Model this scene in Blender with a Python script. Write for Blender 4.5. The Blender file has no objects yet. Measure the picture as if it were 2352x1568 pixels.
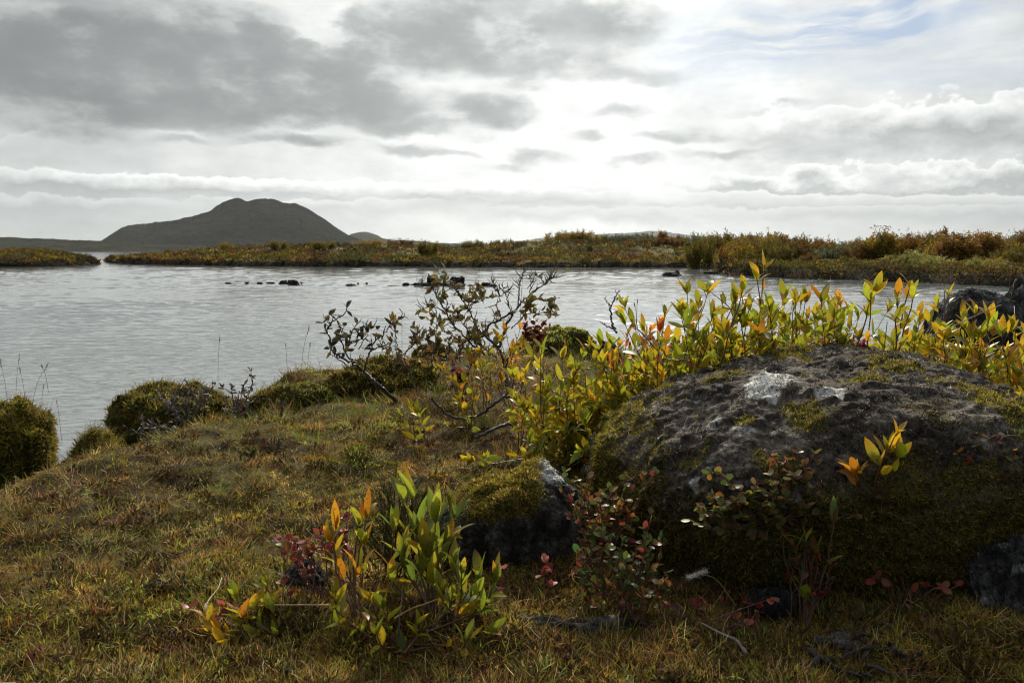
import bpy, math, random
import numpy as np
from mathutils import Vector

# ------------------------------------------------------------------ camera
SC = bpy.context.scene
COL = SC.collection
F = 1829.0                       # focal length in pixels of a 2352 x 1568 frame
PITCH = math.atan(207.0 / F)
CAMZ = 1.30                      # metres above the lake
CP, SP = math.cos(PITCH), math.sin(PITCH)
cam_data = bpy.data.cameras.new("camera")
cam_data.sensor_width = 36.0
cam_data.lens = 36.0 * F / 2352.0
cam_data.clip_start = 0.05
cam_data.clip_end = 60000.0
cam = bpy.data.objects.new("camera", cam_data)
COL.objects.link(cam)
cam.location = (0, 0, CAMZ)
cam.rotation_euler = (math.pi / 2 - PITCH, 0, 0)
SC.camera = cam


def ray(px, py):
    cx, cy = (px - 1176.0) / F, (784.0 - py) / F
    return np.array([cx, CP + cy * SP, -SP + cy * CP])


def at(px, py, d):
    """World point seen at a pixel, d metres ahead of the camera."""
    r = ray(px, py)
    return np.array([0, 0, CAMZ]) + r / r[1] * d


def azel(px, py):
    r = ray(px, py)
    r = r / np.linalg.norm(r)
    return math.atan2(r[0], r[1]), math.asin(r[2])


# ------------------------------------------------------------------ render settings, exposure
SC.view_settings.view_transform = 'Standard'
SC.view_settings.look = 'None'
SC.view_settings.exposure = 0.12
SC.view_settings.gamma = 1.0
SC.render.engine = 'CYCLES'
cy_ = SC.cycles
cy_.max_bounces = 6
cy_.diffuse_bounces = 3
cy_.glossy_bounces = 3
cy_.transmission_bounces = 4
cy_.transparent_max_bounces = 8
cy_.volume_bounces = 0
cy_.caustics_reflective = False
cy_.caustics_refractive = False
cy_.sample_clamp_indirect = 6.0
cy_.use_adaptive_sampling = True
cy_.adaptive_threshold = 0.02
cy_.pixel_filter_type = 'BLACKMAN_HARRIS'
cy_.filter_width = 1.15
cy_.use_denoising = True
try:
    cy_.denoiser = 'OPENIMAGEDENOISE'
    cy_.denoising_input_passes = 'RGB_ALBEDO_NORMAL'
    cy_.denoising_prefilter = 'ACCURATE'
    cy_.denoising_quality = 'HIGH'
except Exception:
    pass

# ------------------------------------------------------------------ sky
SUN_AZ, SUN_EL = math.radians(5.0), math.radians(33.5)
world = bpy.data.worlds.new("World")
SC.world = world
world.use_nodes = True
WT = world.node_tree
WT.nodes.clear()
WN, WL = WT.nodes, WT.links


def wnode(t, **kw):
    n = WN.new(t)
    for k, v in kw.items():
        setattr(n, k, v)
    return n


def put(sock, v):
    if isinstance(v, bpy.types.NodeSocket):
        WL.new(v, sock)
    else:
        sock.default_value = v


def wm(op, a, b=None, c=None, clamp=False):
    n = wnode('ShaderNodeMath', operation=op, use_clamp=clamp)
    put(n.inputs[0], a)
    if b is not None:
        put(n.inputs[1], b)
    if c is not None:
        put(n.inputs[2], c)
    return n.outputs[0]


def wvm(op, a, b=None, c=None, out=0):
    n = wnode('ShaderNodeVectorMath', operation=op)
    put(n.inputs[0], a)
    if b is not None:
        put(n.inputs[1], b)
    if c is not None:
        put(n.inputs[2], c)
    return n.outputs[out]


def smooth(v, f0, f1, t0=0.0, t1=1.0):
    n = wnode('ShaderNodeMapRange', interpolation_type='SMOOTHSTEP')
    put(n.inputs['Value'], v)
    for k, x in zip(('From Min', 'From Max', 'To Min', 'To Max'), (f0, f1, t0, t1)):
        put(n.inputs[k], x)
    return n.outputs['Result']


def wnoise(vec, scale, detail, rough, color=False):
    n = wnode('ShaderNodeTexNoise')
    put(n.inputs['Vector'], vec)
    n.inputs['Scale'].default_value = scale
    n.inputs['Detail'].default_value = detail
    n.inputs['Roughness'].default_value = rough
    return n.outputs['Color'] if color else n.outputs['Fac']


def wmix(fac, a, b):
    n = wnode('ShaderNodeMix', data_type='FLOAT')
    put(n.inputs[0], fac)
    put(n.inputs[2], a)
    put(n.inputs[3], b)
    return n.outputs[0]


def wmixc(fac, a, b):
    n = wnode('ShaderNodeMix', data_type='RGBA')
    put(n.inputs[0], fac)
    put(n.inputs[6], a)
    put(n.inputs[7], b)
    return n.outputs[2]


tcw = wnode('ShaderNodeTexCoord').outputs['Generated']
sep = wnode('ShaderNodeSeparateXYZ')
WL.new(tcw, sep.inputs[0])
dx, dy, dz = sep.outputs
AZ = wm('ARCTAN2', dx, dy)
EL = wm('ARCSINE', dz)
comb = wnode('ShaderNodeCombineXYZ')
WL.new(AZ, comb.inputs[0])
WL.new(EL, comb.inputs[1])
Q = comb.outputs[0]
qs = wvm('MULTIPLY', Q, (1.0, 2.0, 1.0))
warp = wnoise(qs, 7.0, 7.0, 0.56, color=True)
w0 = wvm('SUBTRACT', warp, (0.5, 0.5, 0.5))
QW = wvm('MULTIPLY_ADD', w0, (0.15, 0.075, 0.0), Q)      # strongly broken outlines
noise_f = wnoise(qs, 11.0, 6.0, 0.6)


def blob(q, px, py, rx, ry, amp, soft=0.25):
    a, e = azel(px, py)
    sx, sy = F / rx, F / ry
    v = wvm('MULTIPLY_ADD', q, (sx, sy, 0.0), (-a * sx, -e * sy, 0.0))
    r = wvm('LENGTH', v, out=1)
    return smooth(r, soft * 0.6, 1.28, amp, 0.0)


def blobs(q, lst):
    acc = None
    for b in lst:
        s = blob(q, *b)
        acc = s if acc is None else wm('ADD', acc, s)
    return wm('MINIMUM', acc, 1.2)


# glow round the veiled sun, paler and flatter towards the horizon
ga, ge = azel(1310, 130)
gdir = (math.sin(ga) * math.cos(ge), math.cos(ga) * math.cos(ge), math.sin(ge))
gdot = wvm('DOT_PRODUCT', tcw, gdir, out=1)
glow = smooth(gdot, 0.80, 0.998)
glow2 = smooth(gdot, 0.955, 1.0)
sdot = wvm('DOT_PRODUCT', tcw, (math.sin(SUN_AZ) * math.cos(SUN_EL), math.cos(SUN_AZ) * math.cos(SUN_EL), math.sin(SUN_EL)), out=1)
halo = smooth(sdot, 0.945, 1.0)
base = wm('ADD', wm('MULTIPLY_ADD', glow, 0.26, 0.585), wm('MULTIPLY_ADD', halo, 2.2, wm('MULTIPLY', glow2, 0.14)))
low = smooth(EL, 0.0, 0.075, 0.0, 1.0)
base = wmix(low, wm('MULTIPLY', base, wm('MULTIPLY_ADD', smooth(wm('ABSOLUTE', wm('SUBTRACT', AZ, 0.07)), 0.0, 0.36, 1.0, 0.0), 0.28, 0.74)), base)
base = wm('MULTIPLY', base, wm('MULTIPLY_ADD', noise_f, 0.7, 0.66))

# soft grey cloud masses
DARK = [(250, 130, 470, 130, .75, .55), (600, 165, 210, 105, .62, .4), (480, 75, 330, 60, .45, .3), (-60, 170, 260, 100, .4, .3),
        (330, 235, 290, 42, .45), (800, 185, 150, 95, .62), (850, 240, 180, 44, .6), (655, 240, 130, 40, .55),
        (930, 293, 120, 22, .42), (925, 345, 90, 20, .38), (660, 322, 120, 18, .34), (480, 290, 140, 18, .25),
        (1130, 255, 100, 50, .66), (1085, 290, 90, 34, .5),
        (1150, 55, 340, 100, .62, .4), (960, 60, 160, 75, .38), (1390, 50, 160, 70, .36), (1010, 130, 140, 40, .4),
        (1300, 150, 160, 26, .3), (1180, 190, 120, 22, .32), (1010, 205, 60, 24, .3), (1420, 250, 120, 18, .26), (1650, 345, 160, 14, .3), (1330, 310, 70, 14, .3), (1500, 160, 120, 24, .22), (1050, 350, 70, 12, .3), (1720, 250, 110, 14, .22), (760, 320, 90, 16, .3), (420, 330, 160, 14, .26), (180, 300, 120, 16, .28),
        (1570, 301, 120, 20, .46), (1430, 368, 70, 18, .42), (1255, 355, 80, 18, .38), (1180, 380, 80, 14, .3)]
dark = blobs(QW, DARK)
# pale gaps that break the big mass
GAPS = [(250, 25, 150, 26, .42), (30, 10, 100, 20, .3), (760, 70, 60, 70, .55), (700, 160, 30, 60, .35), (560, 225, 60, 25, .35), (120, 150, 110, 26, .34), (400, 118, 90, 22, .34), (540, 88, 60, 26, .3), (150, 232, 110, 18, .3), (330, 182, 80, 18, .26), (640, 200, 70, 16, .3)]
gaps = blobs(QW, GAPS)
dark = wm('MAXIMUM', wm('SUBTRACT', dark, gaps), 0.0)
dark = wm('MULTIPLY', dark, smooth(noise_f, 0.32, 0.66, 0.22, 1.35))
puff = wnoise(wvm('MULTIPLY', Q, (1.0, 1.7, 1.0)), 9.0, 4.0, 0.5)
dark = wm('MULTIPLY', dark, smooth(puff, 0.34, 0.62, 0.55, 1.25))
dark = wm('POWER', wm('MULTIPLY', dark, 1.5), 1.6)
dark = wm('MULTIPLY', wm('DIVIDE', dark, wm('ADD', dark, 0.22)), 0.63)
L = wm('MULTIPLY', base, wm('SUBTRACT', 1.0, dark))
L = wm('ADD', L, smooth(EL, 0.29, 0.56, 0.0, 0.85))          # unseen sky above the frame, brightened to light the water and ground

# cumulus banks: a bumpy bright top edge, grey towards the base
bumpv = wvm('MULTIPLY', Q, (1.0, 1.5, 1.0))
bump1 = wnoise(bumpv, 24.0, 6.0, 0.55)
bump2 = wnoise(wvm('ADD', bumpv, (3.7, 1.3, 0.5)), 15.0, 6.0, 0.55)
patch = wnoise(wvm('MULTIPLY', Q, (1.0, 3.0, 1.0)), 6.5, 4.0, 0.6)


def bank(pxa, pya, pxb, pyb, thick, bumpy, bump, fade, hi, lo, strength):
    """A row of cumulus whose top runs from pixel (pxa, pya) to (pxb, pyb)."""
    global L
    a0, e0 = azel(pxa, pya)
    a1, e1 = azel(pxb, pyb)
    k = (e1 - e0) / (a1 - a0)
    top = wm('MULTIPLY_ADD', AZ, k, e0 - k * a0)
    top = wm('MULTIPLY_ADD', bump, bumpy / F * 2.0, wm('SUBTRACT', top, bumpy / F))
    t = wm('DIVIDE', wm('SUBTRACT', top, EL), thick / F)
    cr = wnode('ShaderNodeValToRGB')
    cr.color_ramp.elements[0].position = 0.0
    cr.color_ramp.elements[0].color = (hi, hi, hi, 0.0)
    cr.color_ramp.elements[1].position = 1.0
    cr.color_ramp.elements[1].color = (lo, lo, lo, 0.0)
    for p, v, al in ((0.07, hi, 1.0), (0.25, hi * .6 + lo * .4, 0.95), (0.5, lo, .9), (0.72, lo * 1.02, .6)):
        e = cr.color_ramp.elements.new(p)
        e.color = (v, v, v, al)
    put(cr.inputs[0], wm('MAXIMUM', wm('ADD', t, wm('MULTIPLY_ADD', bump1, 0.9, -0.45)), 0.0))
    win = None
    for (p0, p1) in fade:
        s = smooth(AZ, azel(p0, 300)[0], azel(p1, 300)[0]) if p1 > p0 else smooth(AZ, azel(p1, 300)[0], azel(p0, 300)[0], 1.0, 0.0)
        win = s if win is None else wm('MULTIPLY', win, s)
    al = wm('MULTIPLY', wm('MULTIPLY', cr.outputs['Alpha'], strength), smooth(patch, 0.30, 0.56, 0.35, 1.0))
    if win is not None:
        al = wm('MULTIPLY', al, win)
    sepc = wnode('ShaderNodeSeparateColor')
    WL.new(cr.outputs['Color'], sepc.inputs[0])
    val = wm('MULTIPLY', sepc.outputs[0], wm('MULTIPLY_ADD', glow, 0.28, 0.86))
    L = wmix(al, L, val)


bank(1750, 250, 2352, 205, 130, 26, bump2, [(1620, 1800)], 1.0, 0.37, 0.85)
bank(0, 305, 80, 300, 60, 14, bump1, [(110, 60)], 0.85, 0.60, 0.6)
bank(1500, 395, 2352, 365, 85, 30, bump1, [(1380, 1750)], 0.97, 0.41, 0.85)
bank(0, 385, 1000, 415, 62, 12, bump2, [(1700, 1100)], 1.05, 0.46, 0.9)
bank(0, 447, 1200, 452, 44, 8, bump1, [(1500, 900)], 0.84, 0.54, 0.7)
bank(1000, 425, 2352, 440, 60, 9, bump2, [(850, 1100)], 0.88, 0.47, 0.7)
bank(1000, 468, 2352, 470, 46, 5, bump1, [(900, 1200)], 0.74, 0.49, 0.7)

# blue gaps with streaks of high cloud, upper right
streak = wnoise(wvm('MULTIPLY', wvm('ADD', Q, w0), (5.0, 46.0, 1.0)), 1.0, 6.0, 0.62)
streak0 = wnoise(wvm('MULTIPLY', wvm('MULTIPLY_ADD', w0, (0.05, 0.05, 0.0), Q), (5.0, 42.0, 1.0)), 1.0, 5.0, 0.6)
BLUE = [(1850, 60, 330, 75, .85), (2100, 30, 260, 60, .85), (2250, 150, 260, 70, .40), (1750, 150, 260, 60, .35), (1900, 210, 300, 40, .2)]
blue = blobs(QW, BLUE)
blue = wm('MULTIPLY', blue, smooth(streak0, 0.26, 0.62))
white_blot = blobs(QW, [(2170, 10, 60, 40, .9), (1660, 45, 60, 30, .6), (1720, 60, 70, 20, .5), (2000, 20, 40, 30, .5)])
blue = wm('MULTIPLY', blue, wm('SUBTRACT', 1.0, white_blot))

tint = wmixc(smooth(L, 0.3, 0.9), (0.925, 0.985, 0.99, 1), (0.98, 1.0, 0.975, 1))
cloudc = wvm('SCALE', tint)
put(cloudc.node.inputs['Scale'], wm('MULTIPLY', L, 10.0))
sky = wnode('ShaderNodeTexSky', sky_type='NISHITA', sun_disc=False, sun_elevation=SUN_EL, sun_rotation=SUN_AZ)
sky.air_density = 1.0
sky.dust_density = 0.6
bluec = wvm('ADD', wvm('MULTIPLY', sky.outputs[0], (0.18, 0.20, 0.24)), (3.4, 4.0, 4.75))
front = wmixc(blue, cloudc, bluec)
# unseen half behind the photographer: blue chosen dim, grey added as fill light
wf = smooth(wm('MULTIPLY_ADD', noise_f, 0.25, dy), 0.0, 0.62)
back = wvm('ADD', wvm('MULTIPLY', sky.outputs[0], (0.35, 0.35, 0.35)), wvm('SCALE', (1.5, 1.5, 1.45)))
back.node.inputs[1].links[0].from_node.inputs['Scale'].default_value = 1.0
skyc = wmixc(wf, back, front)
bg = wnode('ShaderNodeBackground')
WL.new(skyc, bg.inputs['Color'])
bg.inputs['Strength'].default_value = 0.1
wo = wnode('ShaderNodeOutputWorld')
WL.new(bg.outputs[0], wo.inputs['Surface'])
world.cycles.sampling_method = 'MANUAL'
world.cycles.sample_map_resolution = 512

# ------------------------------------------------------------------ sun
sun_data = bpy.data.lights.new("sun", 'SUN')
sun_data.energy = 3.9
sun_data.angle = math.radians(2.5)
sun_data.color = (1.0, 0.90, 0.72)
sun = bpy.data.objects.new("sun", sun_data)
COL.objects.link(sun)
SUN_DIR = Vector((math.sin(SUN_AZ) * math.cos(SUN_EL), math.cos(SUN_AZ) * math.cos(SUN_EL), math.sin(SUN_EL)))
sun.rotation_euler = SUN_DIR.to_track_quat('Z', 'Y').to_euler()
sun.location = (0, 0, 30)

# ------------------------------------------------------------------ number tools
R = np.random.default_rng(11)
random.seed(11)


def _h(ix, iy, iz, seed):
    n = (ix.astype(np.int64) * 374761393 + iy.astype(np.int64) * 668265263 + iz.astype(np.int64) * 2147483647 + seed * 1274126177) & 0xFFFFFFFF
    n = ((n ^ (n >> 13)) * 1274126177) & 0xFFFFFFFF
    n = ((n ^ (n >> 16)) * 2246822519) & 0xFFFFFFFF
    return ((n ^ (n >> 15)) & 0xFFFFFF) / float(0xFFFFFF) * 2 - 1


def noise3(P, seed=0):
    P = np.asarray(P, float)
    I = np.floor(P)
    f = P - I
    u = f * f * f * (f * (f * 6 - 15) + 10)
    I = I.astype(np.int64)
    out = 0
    for a in (0, 1):
        for b in (0, 1):
            for c in (0, 1):
                w = (u[..., 0] if a else 1 - u[..., 0]) * (u[..., 1] if b else 1 - u[..., 1]) * (u[..., 2] if c else 1 - u[..., 2])
                out = out + w * _h(I[..., 0] + a, I[..., 1] + b, I[..., 2] + c, seed)
    return out


def fbm(P, octv=4, seed=0, gain=0.5, lac=2.03):
    P = np.asarray(P, float)
    s, a, t = 0, 1.0, 0
    for k in range(octv):
        s = s + a * noise3(P * lac ** k + k * 17.3, seed + k)
        t += a
        a *= gain
    return s / t


def xy0(x, y, k=1.0, z=0.0):
    x, y = np.broadcast_arrays(np.asarray(x, float), np.asarray(y, float))
    return np.stack([x * k, y * k, np.full_like(x, z)], -1)


def sstep(a, b, x):
    t = np.clip((np.asarray(x, float) - a) / (b - a), 0, 1)
    return t * t * (3 - 2 * t)


def unit(v):
    v = np.asarray(v, float)
    return v / np.maximum(np.linalg.norm(v, axis=-1, keepdims=True), 1e-9)


def lerp(a, b, t):
    return a + (b - a) * t


# ------------------------------------------------------------------ mesh collecting
class MB:
    def __init__(self):
        self.v, self.q, self.t, self.c, self.n = [], [], [], [], 0

    def add(self, v, quads=None, tris=None, col=(0.5, 0.5, 0.5)):
        v = np.asarray(v, float).reshape(-1, 3)
        c = np.asarray(col, float)
        if c.ndim == 1:
            c = np.broadcast_to(c, (len(v), 3))
        self.v.append(v)
        self.c.append(c.reshape(-1, 3))
        if quads is not None and len(quads):
            self.q.append(np.asarray(quads, np.int64).reshape(-1, 4) + self.n)
        if tris is not None and len(tris):
            self.t.append(np.asarray(tris, np.int64).reshape(-1, 3) + self.n)
        self.n += len(v)

    def build(self, name, mat, parent=None, origin=None, smooth_=True):
        v = np.concatenate(self.v) if self.v else np.zeros((0, 3))
        c = np.concatenate(self.c) if self.c else np.zeros((0, 3))
        if origin is not None:
            v = v - np.asarray(origin)
        q = np.concatenate(self.q) if self.q else np.zeros((0, 4), np.int64)
        t = np.concatenate(self.t) if self.t else np.zeros((0, 3), np.int64)
        me = bpy.data.meshes.new(name)
        me.vertices.add(len(v))
        me.vertices.foreach_set('co', v.astype(np.float32).ravel())
        loops = np.concatenate([q.ravel(), t.ravel()]).astype(np.int32)
        me.loops.add(len(loops))
        me.loops.foreach_set('vertex_index', loops)
        starts = np.concatenate([np.arange(len(q)) * 4, len(q) * 4 + np.arange(len(t)) * 3]).astype(np.int32)
        me.polygons.add(len(starts))
        me.polygons.foreach_set('loop_start', starts)
        me.polygons.foreach_set('use_smooth', np.full(len(starts), smooth_, dtype=bool))
        me.update(calc_edges=True)
        ca = me.color_attributes.new('Col', 'FLOAT_COLOR', 'POINT')
        ca.data.foreach_set('color', np.concatenate([c, np.ones((len(c), 1))], 1).astype(np.float32).ravel())
        me.materials.append(mat)
        o = bpy.data.objects.new(name, me)
        COL.objects.link(o)
        if parent is not None:
            o.parent = parent
        elif origin is not None:
            o.location = Vector(origin)
        return o


def tag(o, label=None, cat=None, group=None, kind=None):
    if label:
        o['label'] = label
    if cat:
        o['category'] = cat
    if group:
        o['group'] = group
    if kind:
        o['kind'] = kind
    return o


def empty(name, loc, label, cat, group=None):
    o = bpy.data.objects.new(name, None)
    o.empty_display_size = 0.1
    COL.objects.link(o)
    o.location = Vector([float(a) for a in loc])
    return tag(o, label, cat, group)


def copy_tree(o, parent=None):
    c = o.copy()
    COL.objects.link(c)
    if parent is not None:
        c.parent = parent
    for ch in list(o.children):
        copy_tree(ch, c)
    return c


PROF = {
    'leaf': lambda t: np.sin(np.pi * np.clip(t, 0, 1) ** 0.85) ** 0.8 * 0.98 + 0.02,
    'lance': lambda t: np.sin(np.pi * np.clip(t, 0, 1) ** 0.75) ** 1.05 * 0.97 + 0.03,
    'round': lambda t: np.sqrt(np.clip(1 - (2 * np.clip(t * 0.985 + 0.008, 0, 1) - 1) ** 2, 0, 1)) * 0.97 + 0.03,
    'blade': lambda t: (1 - t) ** 0.6 * 0.95 + 0.05,
    'frond': lambda t: np.sin(np.pi * (0.12 + 0.8 * t)) ** 0.7,
}


def ribbons(mb, P, D, N, L, W, curl, col, rows=5, cols=3, prof='leaf', fold=0.25, tip=None, wave=0.0):
    """Leaves or blades: n ribbons from P along D, bending towards N by curl radians."""
    P, D, N = np.asarray(P, float), unit(D), np.asarray(N, float)
    n = len(P)
    N = unit(N - (N * D).sum(-1, keepdims=True) * D)
    S = np.cross(D, N)
    L = np.broadcast_to(np.asarray(L, float), (n,))
    W = np.broadcast_to(np.asarray(W, float), (n,))
    a = np.broadcast_to(np.asarray(curl, float), (n,)).copy()
    a[np.abs(a) < 1e-3] = 1e-3
    t = np.linspace(0, 1, rows)
    at_ = a[:, None] * t[None]
    cD = np.sin(at_) / a[:, None]
    cN = (1 - np.cos(at_)) / a[:, None]
    C = P[:, None] + L[:, None, None] * (cD[..., None] * D[:, None] + cN[..., None] * N[:, None])
    Nt = -np.sin(at_)[..., None] * D[:, None] + np.cos(at_)[..., None] * N[:, None]
    w = PROF[prof](t)[None] * W[:, None] * 0.5
    u = np.linspace(-1, 1, cols) if cols > 1 else np.array([0.0])
    V = C[:, :, None] + (w[:, :, None] * u[None, None])[..., None] * S[:, None, None]
    V = V + (np.abs(u)[None, None] * w[:, :, None] * fold)[..., None] * Nt[:, :, None]
    if wave:
        V = V + (R.normal(0, 1, (n, rows, cols)) * w[:, :, None] * wave)[..., None] * Nt[:, :, None]
    idx = np.arange(n * rows * cols).reshape(n, rows, cols)
    q = np.stack([idx[:, :-1, :-1], idx[:, :-1, 1:], idx[:, 1:, 1:], idx[:, 1:, :-1]], -1).reshape(-1, 4)
    col = np.broadcast_to(np.asarray(col, float), (n, 3))
    CC = np.broadcast_to(col[:, None, None], (n, rows, cols, 3))
    if tip is not None:
        tip = np.broadcast_to(np.asarray(tip, float), (n, 3))
        k = (t ** 2)[None, :, None, None]
        CC = CC * (1 - k) + tip[:, None, None] * k
    mb.add(V.reshape(-1, 3), quads=q, col=CC.reshape(-1, 3))


def tube(mb, pts, rad, col, sides=5):
    pts = np.asarray(pts, float)
    n = len(pts)
    rad = np.broadcast_to(np.asarray(rad, float), (n,))
    T = unit(np.gradient(pts, axis=0))
    ref = np.array([0.31, 0.93, 0.2])
    A = unit(np.cross(T, ref))
    B = np.cross(T, A)
    th = np.linspace(0, 2 * np.pi, sides, endpoint=False)
    V = pts[:, None] + rad[:, None, None] * (np.cos(th)[None, :, None] * A[:, None] + np.sin(th)[None, :, None] * B[:, None])
    idx = np.arange(n * sides).reshape(n, sides)
    nx = np.roll(idx, -1, 1)
    q = np.stack([idx[:-1], nx[:-1], nx[1:], idx[1:]], -1).reshape(-1, 4)
    tr = [[idx[-1, 0], idx[-1, k], idx[-1, k + 1]] for k in range(1, sides - 1)]
    mb.add(V.reshape(-1, 3), quads=q, tris=tr, col=col)


def spline(pts, n):
    """Smooth curve through points (Catmull-Rom), n samples."""
    p = np.asarray(pts, float)
    if len(p) == 2:
        return lerp(p[0], p[1], np.linspace(0, 1, n)[:, None])
    p = np.vstack([2 * p[0] - p[1], p, 2 * p[-1] - p[-2]])
    out = []
    m = len(p) - 3
    for s in np.linspace(0, m - 1e-6, n):
        i = int(s)
        t = s - i
        a, b, c, d = p[i:i + 4]
        out.append(0.5 * (2 * b + (c - a) * t + (2 * a - 5 * b + 4 * c - d) * t * t + (3 * b - a - 3 * c + d) * t ** 3))
    return np.array(out)


def grid_mesh(mb, X, Y, Z, col):
    n, m = X.shape
    idx = np.arange(n * m).reshape(n, m)
    q = np.stack([idx[:-1, :-1], idx[:-1, 1:], idx[1:, 1:], idx[1:, :-1]], -1).reshape(-1, 4)
    mb.add(np.stack([X, Y, Z], -1).reshape(-1, 3), quads=q, col=np.asarray(col).reshape(-1, 3))


def pick(n, palette, weights, jit=0.18):
    pal = np.array(palette, float)
    w = np.array(weights, float)
    c = pal[R.choice(len(pal), n, p=w / w.sum())]
    return np.clip(c * (1 + R.normal(0, jit, (n, 1))) * (1 + R.normal(0, jit * 0.5, (n, 3))), 0.004, 0.95)


# ------------------------------------------------------------------ materials
def material(name):
    m = bpy.data.materials.new(name)
    m.use_nodes = True
    nt = m.node_tree
    nt.nodes.clear()
    out = nt.nodes.new('ShaderNodeOutputMaterial')
    return m, nt, out


def mat_leaf(name, trans=0.45, rough=0.45, spec=0.4, spots=0.0, tgain=1.0):
    m, nt, out = material(name)
    N, Lk = nt.nodes, nt.links
    a = N.new('ShaderNodeAttribute')
    a.attribute_name = 'Col'
    colr = a.outputs['Color']
    if spots:
        tc = N.new('ShaderNodeTexCoord')
        no = N.new('ShaderNodeTexNoise')
        no.inputs['Scale'].default_value = 130
        no.inputs['Detail'].default_value = 3
        Lk.new(tc.outputs['Object'], no.inputs['Vector'])
        mr = N.new('ShaderNodeMapRange')
        mr.inputs['From Min'].default_value = 0.60
        mr.inputs['From Max'].default_value = 0.70
        mr.inputs['To Max'].default_value = spots
        Lk.new(no.outputs['Fac'], mr.inputs['Value'])
        mx = N.new('ShaderNodeMix')
        mx.data_type = 'RGBA'
        Lk.new(mr.outputs['Result'], mx.inputs[0])
        Lk.new(colr, mx.inputs[6])
        mx.inputs[7].default_value = (0.10, 0.035, 0.01, 1)
        colr = mx.outputs[2]
    p = N.new('ShaderNodeBsdfPrincipled')
    Lk.new(colr, p.inputs['Base Color'])
    p.inputs['Roughness'].default_value = rough
    p.inputs['Specular IOR Level'].default_value = spec
    if trans > 0:
        tr = N.new('ShaderNodeBsdfTranslucent')
        sc = N.new('ShaderNodeVectorMath')
        sc.operation = 'SCALE'
        sc.inputs['Scale'].default_value = tgain
        Lk.new(colr, sc.inputs[0])
        Lk.new(sc.outputs[0], tr.inputs['Color'])
        ms = N.new('ShaderNodeMixShader')
        ms.inputs[0].default_value = trans
        Lk.new(p.outputs[0], ms.inputs[1])
        Lk.new(tr.outputs[0], ms.inputs[2])
        Lk.new(ms.outputs[0], out.inputs['Surface'])
    else:
        Lk.new(p.outputs[0], out.inputs['Surface'])
    return m


def mat_solid(name, rough=0.85, spec=0.25, nscale=60.0, namt=0.35, bump=0.4, bdist=0.004, bscale=90.0, detail=6, speck=0):
    """Vertex colour broken up by fine noise, with a fine relief: bark, stone, soil."""
    m, nt, out = material(name)
    N, Lk = nt.nodes, nt.links
    a = N.new('ShaderNodeAttribute')
    a.attribute_name = 'Col'
    tc = N.new('ShaderNodeTexCoord')
    no = N.new('ShaderNodeTexNoise')
    no.inputs['Scale'].default_value = nscale
    no.inputs['Detail'].default_value = detail
    no.inputs['Roughness'].default_value = 0.65
    Lk.new(tc.outputs['Object'], no.inputs['Vector'])
    mr = N.new('ShaderNodeMapRange')
    mr.inputs['From Min'].default_value = 0.25
    mr.inputs['From Max'].default_value = 0.75
    mr.inputs['To Min'].default_value = 1 - namt
    mr.inputs['To Max'].default_value = 1 + namt
    Lk.new(no.outputs['Fac'], mr.inputs['Value'])
    sc = N.new('ShaderNodeVectorMath')
    sc.operation = 'SCALE'
    Lk.new(a.outputs['Color'], sc.inputs[0])
    Lk.new(mr.outputs['Result'], sc.inputs['Scale'])
    base = sc.outputs[0]
    if speck:
        n3 = N.new('ShaderNodeTexNoise')
        n3.inputs['Scale'].default_value = speck
        n3.inputs['Detail'].default_value = 4
        n3.inputs['Roughness'].default_value = 0.7
        Lk.new(tc.outputs['Object'], n3.inputs['Vector'])
        cr = N.new('ShaderNodeValToRGB')
        cr.color_ramp.interpolation = 'LINEAR'
        e = cr.color_ramp.elements
        e[0].position, e[0].color = 0.36, (0.22, 0.20, 0.18, 1)
        e[1].position, e[1].color = 0.47, (0.95, 0.95, 0.95, 1)
        for ps, v in ((0.56, 1.05), (0.62, 1.9), (0.70, 2.3)):
            x = e.new(ps)
            x.color = (v, v, v, 1)
        Lk.new(n3.outputs['Fac'], cr.inputs[0])
        mm = N.new('ShaderNodeVectorMath')
        mm.operation = 'MULTIPLY'
        Lk.new(base, mm.inputs[0])
        Lk.new(cr.outputs['Color'], mm.inputs[1])
        base = mm.outputs[0]
    p = N.new('ShaderNodeBsdfPrincipled')
    Lk.new(base, p.inputs['Base Color'])
    p.inputs['Roughness'].default_value = rough
    p.inputs['Specular IOR Level'].default_value = spec
    if bump:
        n2 = N.new('ShaderNodeTexNoise')
        n2.inputs['Scale'].default_value = bscale
        n2.inputs['Detail'].default_value = 5
        n2.inputs['Roughness'].default_value = 0.6
        Lk.new(tc.outputs['Object'], n2.inputs['Vector'])
        b = N.new('ShaderNodeBump')
        b.inputs['Strength'].default_value = bump
        b.inputs['Distance'].default_value = bdist
        Lk.new(n2.outputs['Fac'], b.inputs['Height'])
        nrm = b.outputs[0]
        if speck:
            vo = N.new('ShaderNodeTexVoronoi')
            vo.inputs['Scale'].default_value = speck * 0.8
            wob = N.new('ShaderNodeVectorMath')
            wob.operation = 'MULTIPLY_ADD'
            wob.inputs[1].default_value = (0.02, 0.02, 0.02)
            Lk.new(n2.outputs['Color'], wob.inputs[0])
            Lk.new(tc.outputs['Object'], wob.inputs[2])
            Lk.new(wob.outputs[0], vo.inputs['Vector'])
            b2 = N.new('ShaderNodeBump')
            b2.inputs['Strength'].default_value = 0.8
            b2.inputs['Distance'].default_value = 0.006
            Lk.new(vo.outputs['Distance'], b2.inputs['Height'])
            Lk.new(nrm, b2.inputs['Normal'])
            nrm = b2.outputs[0]
        Lk.new(nrm, p.inputs['Normal'])
    Lk.new(p.outputs[0], out.inputs['Surface'])
    return m


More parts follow.
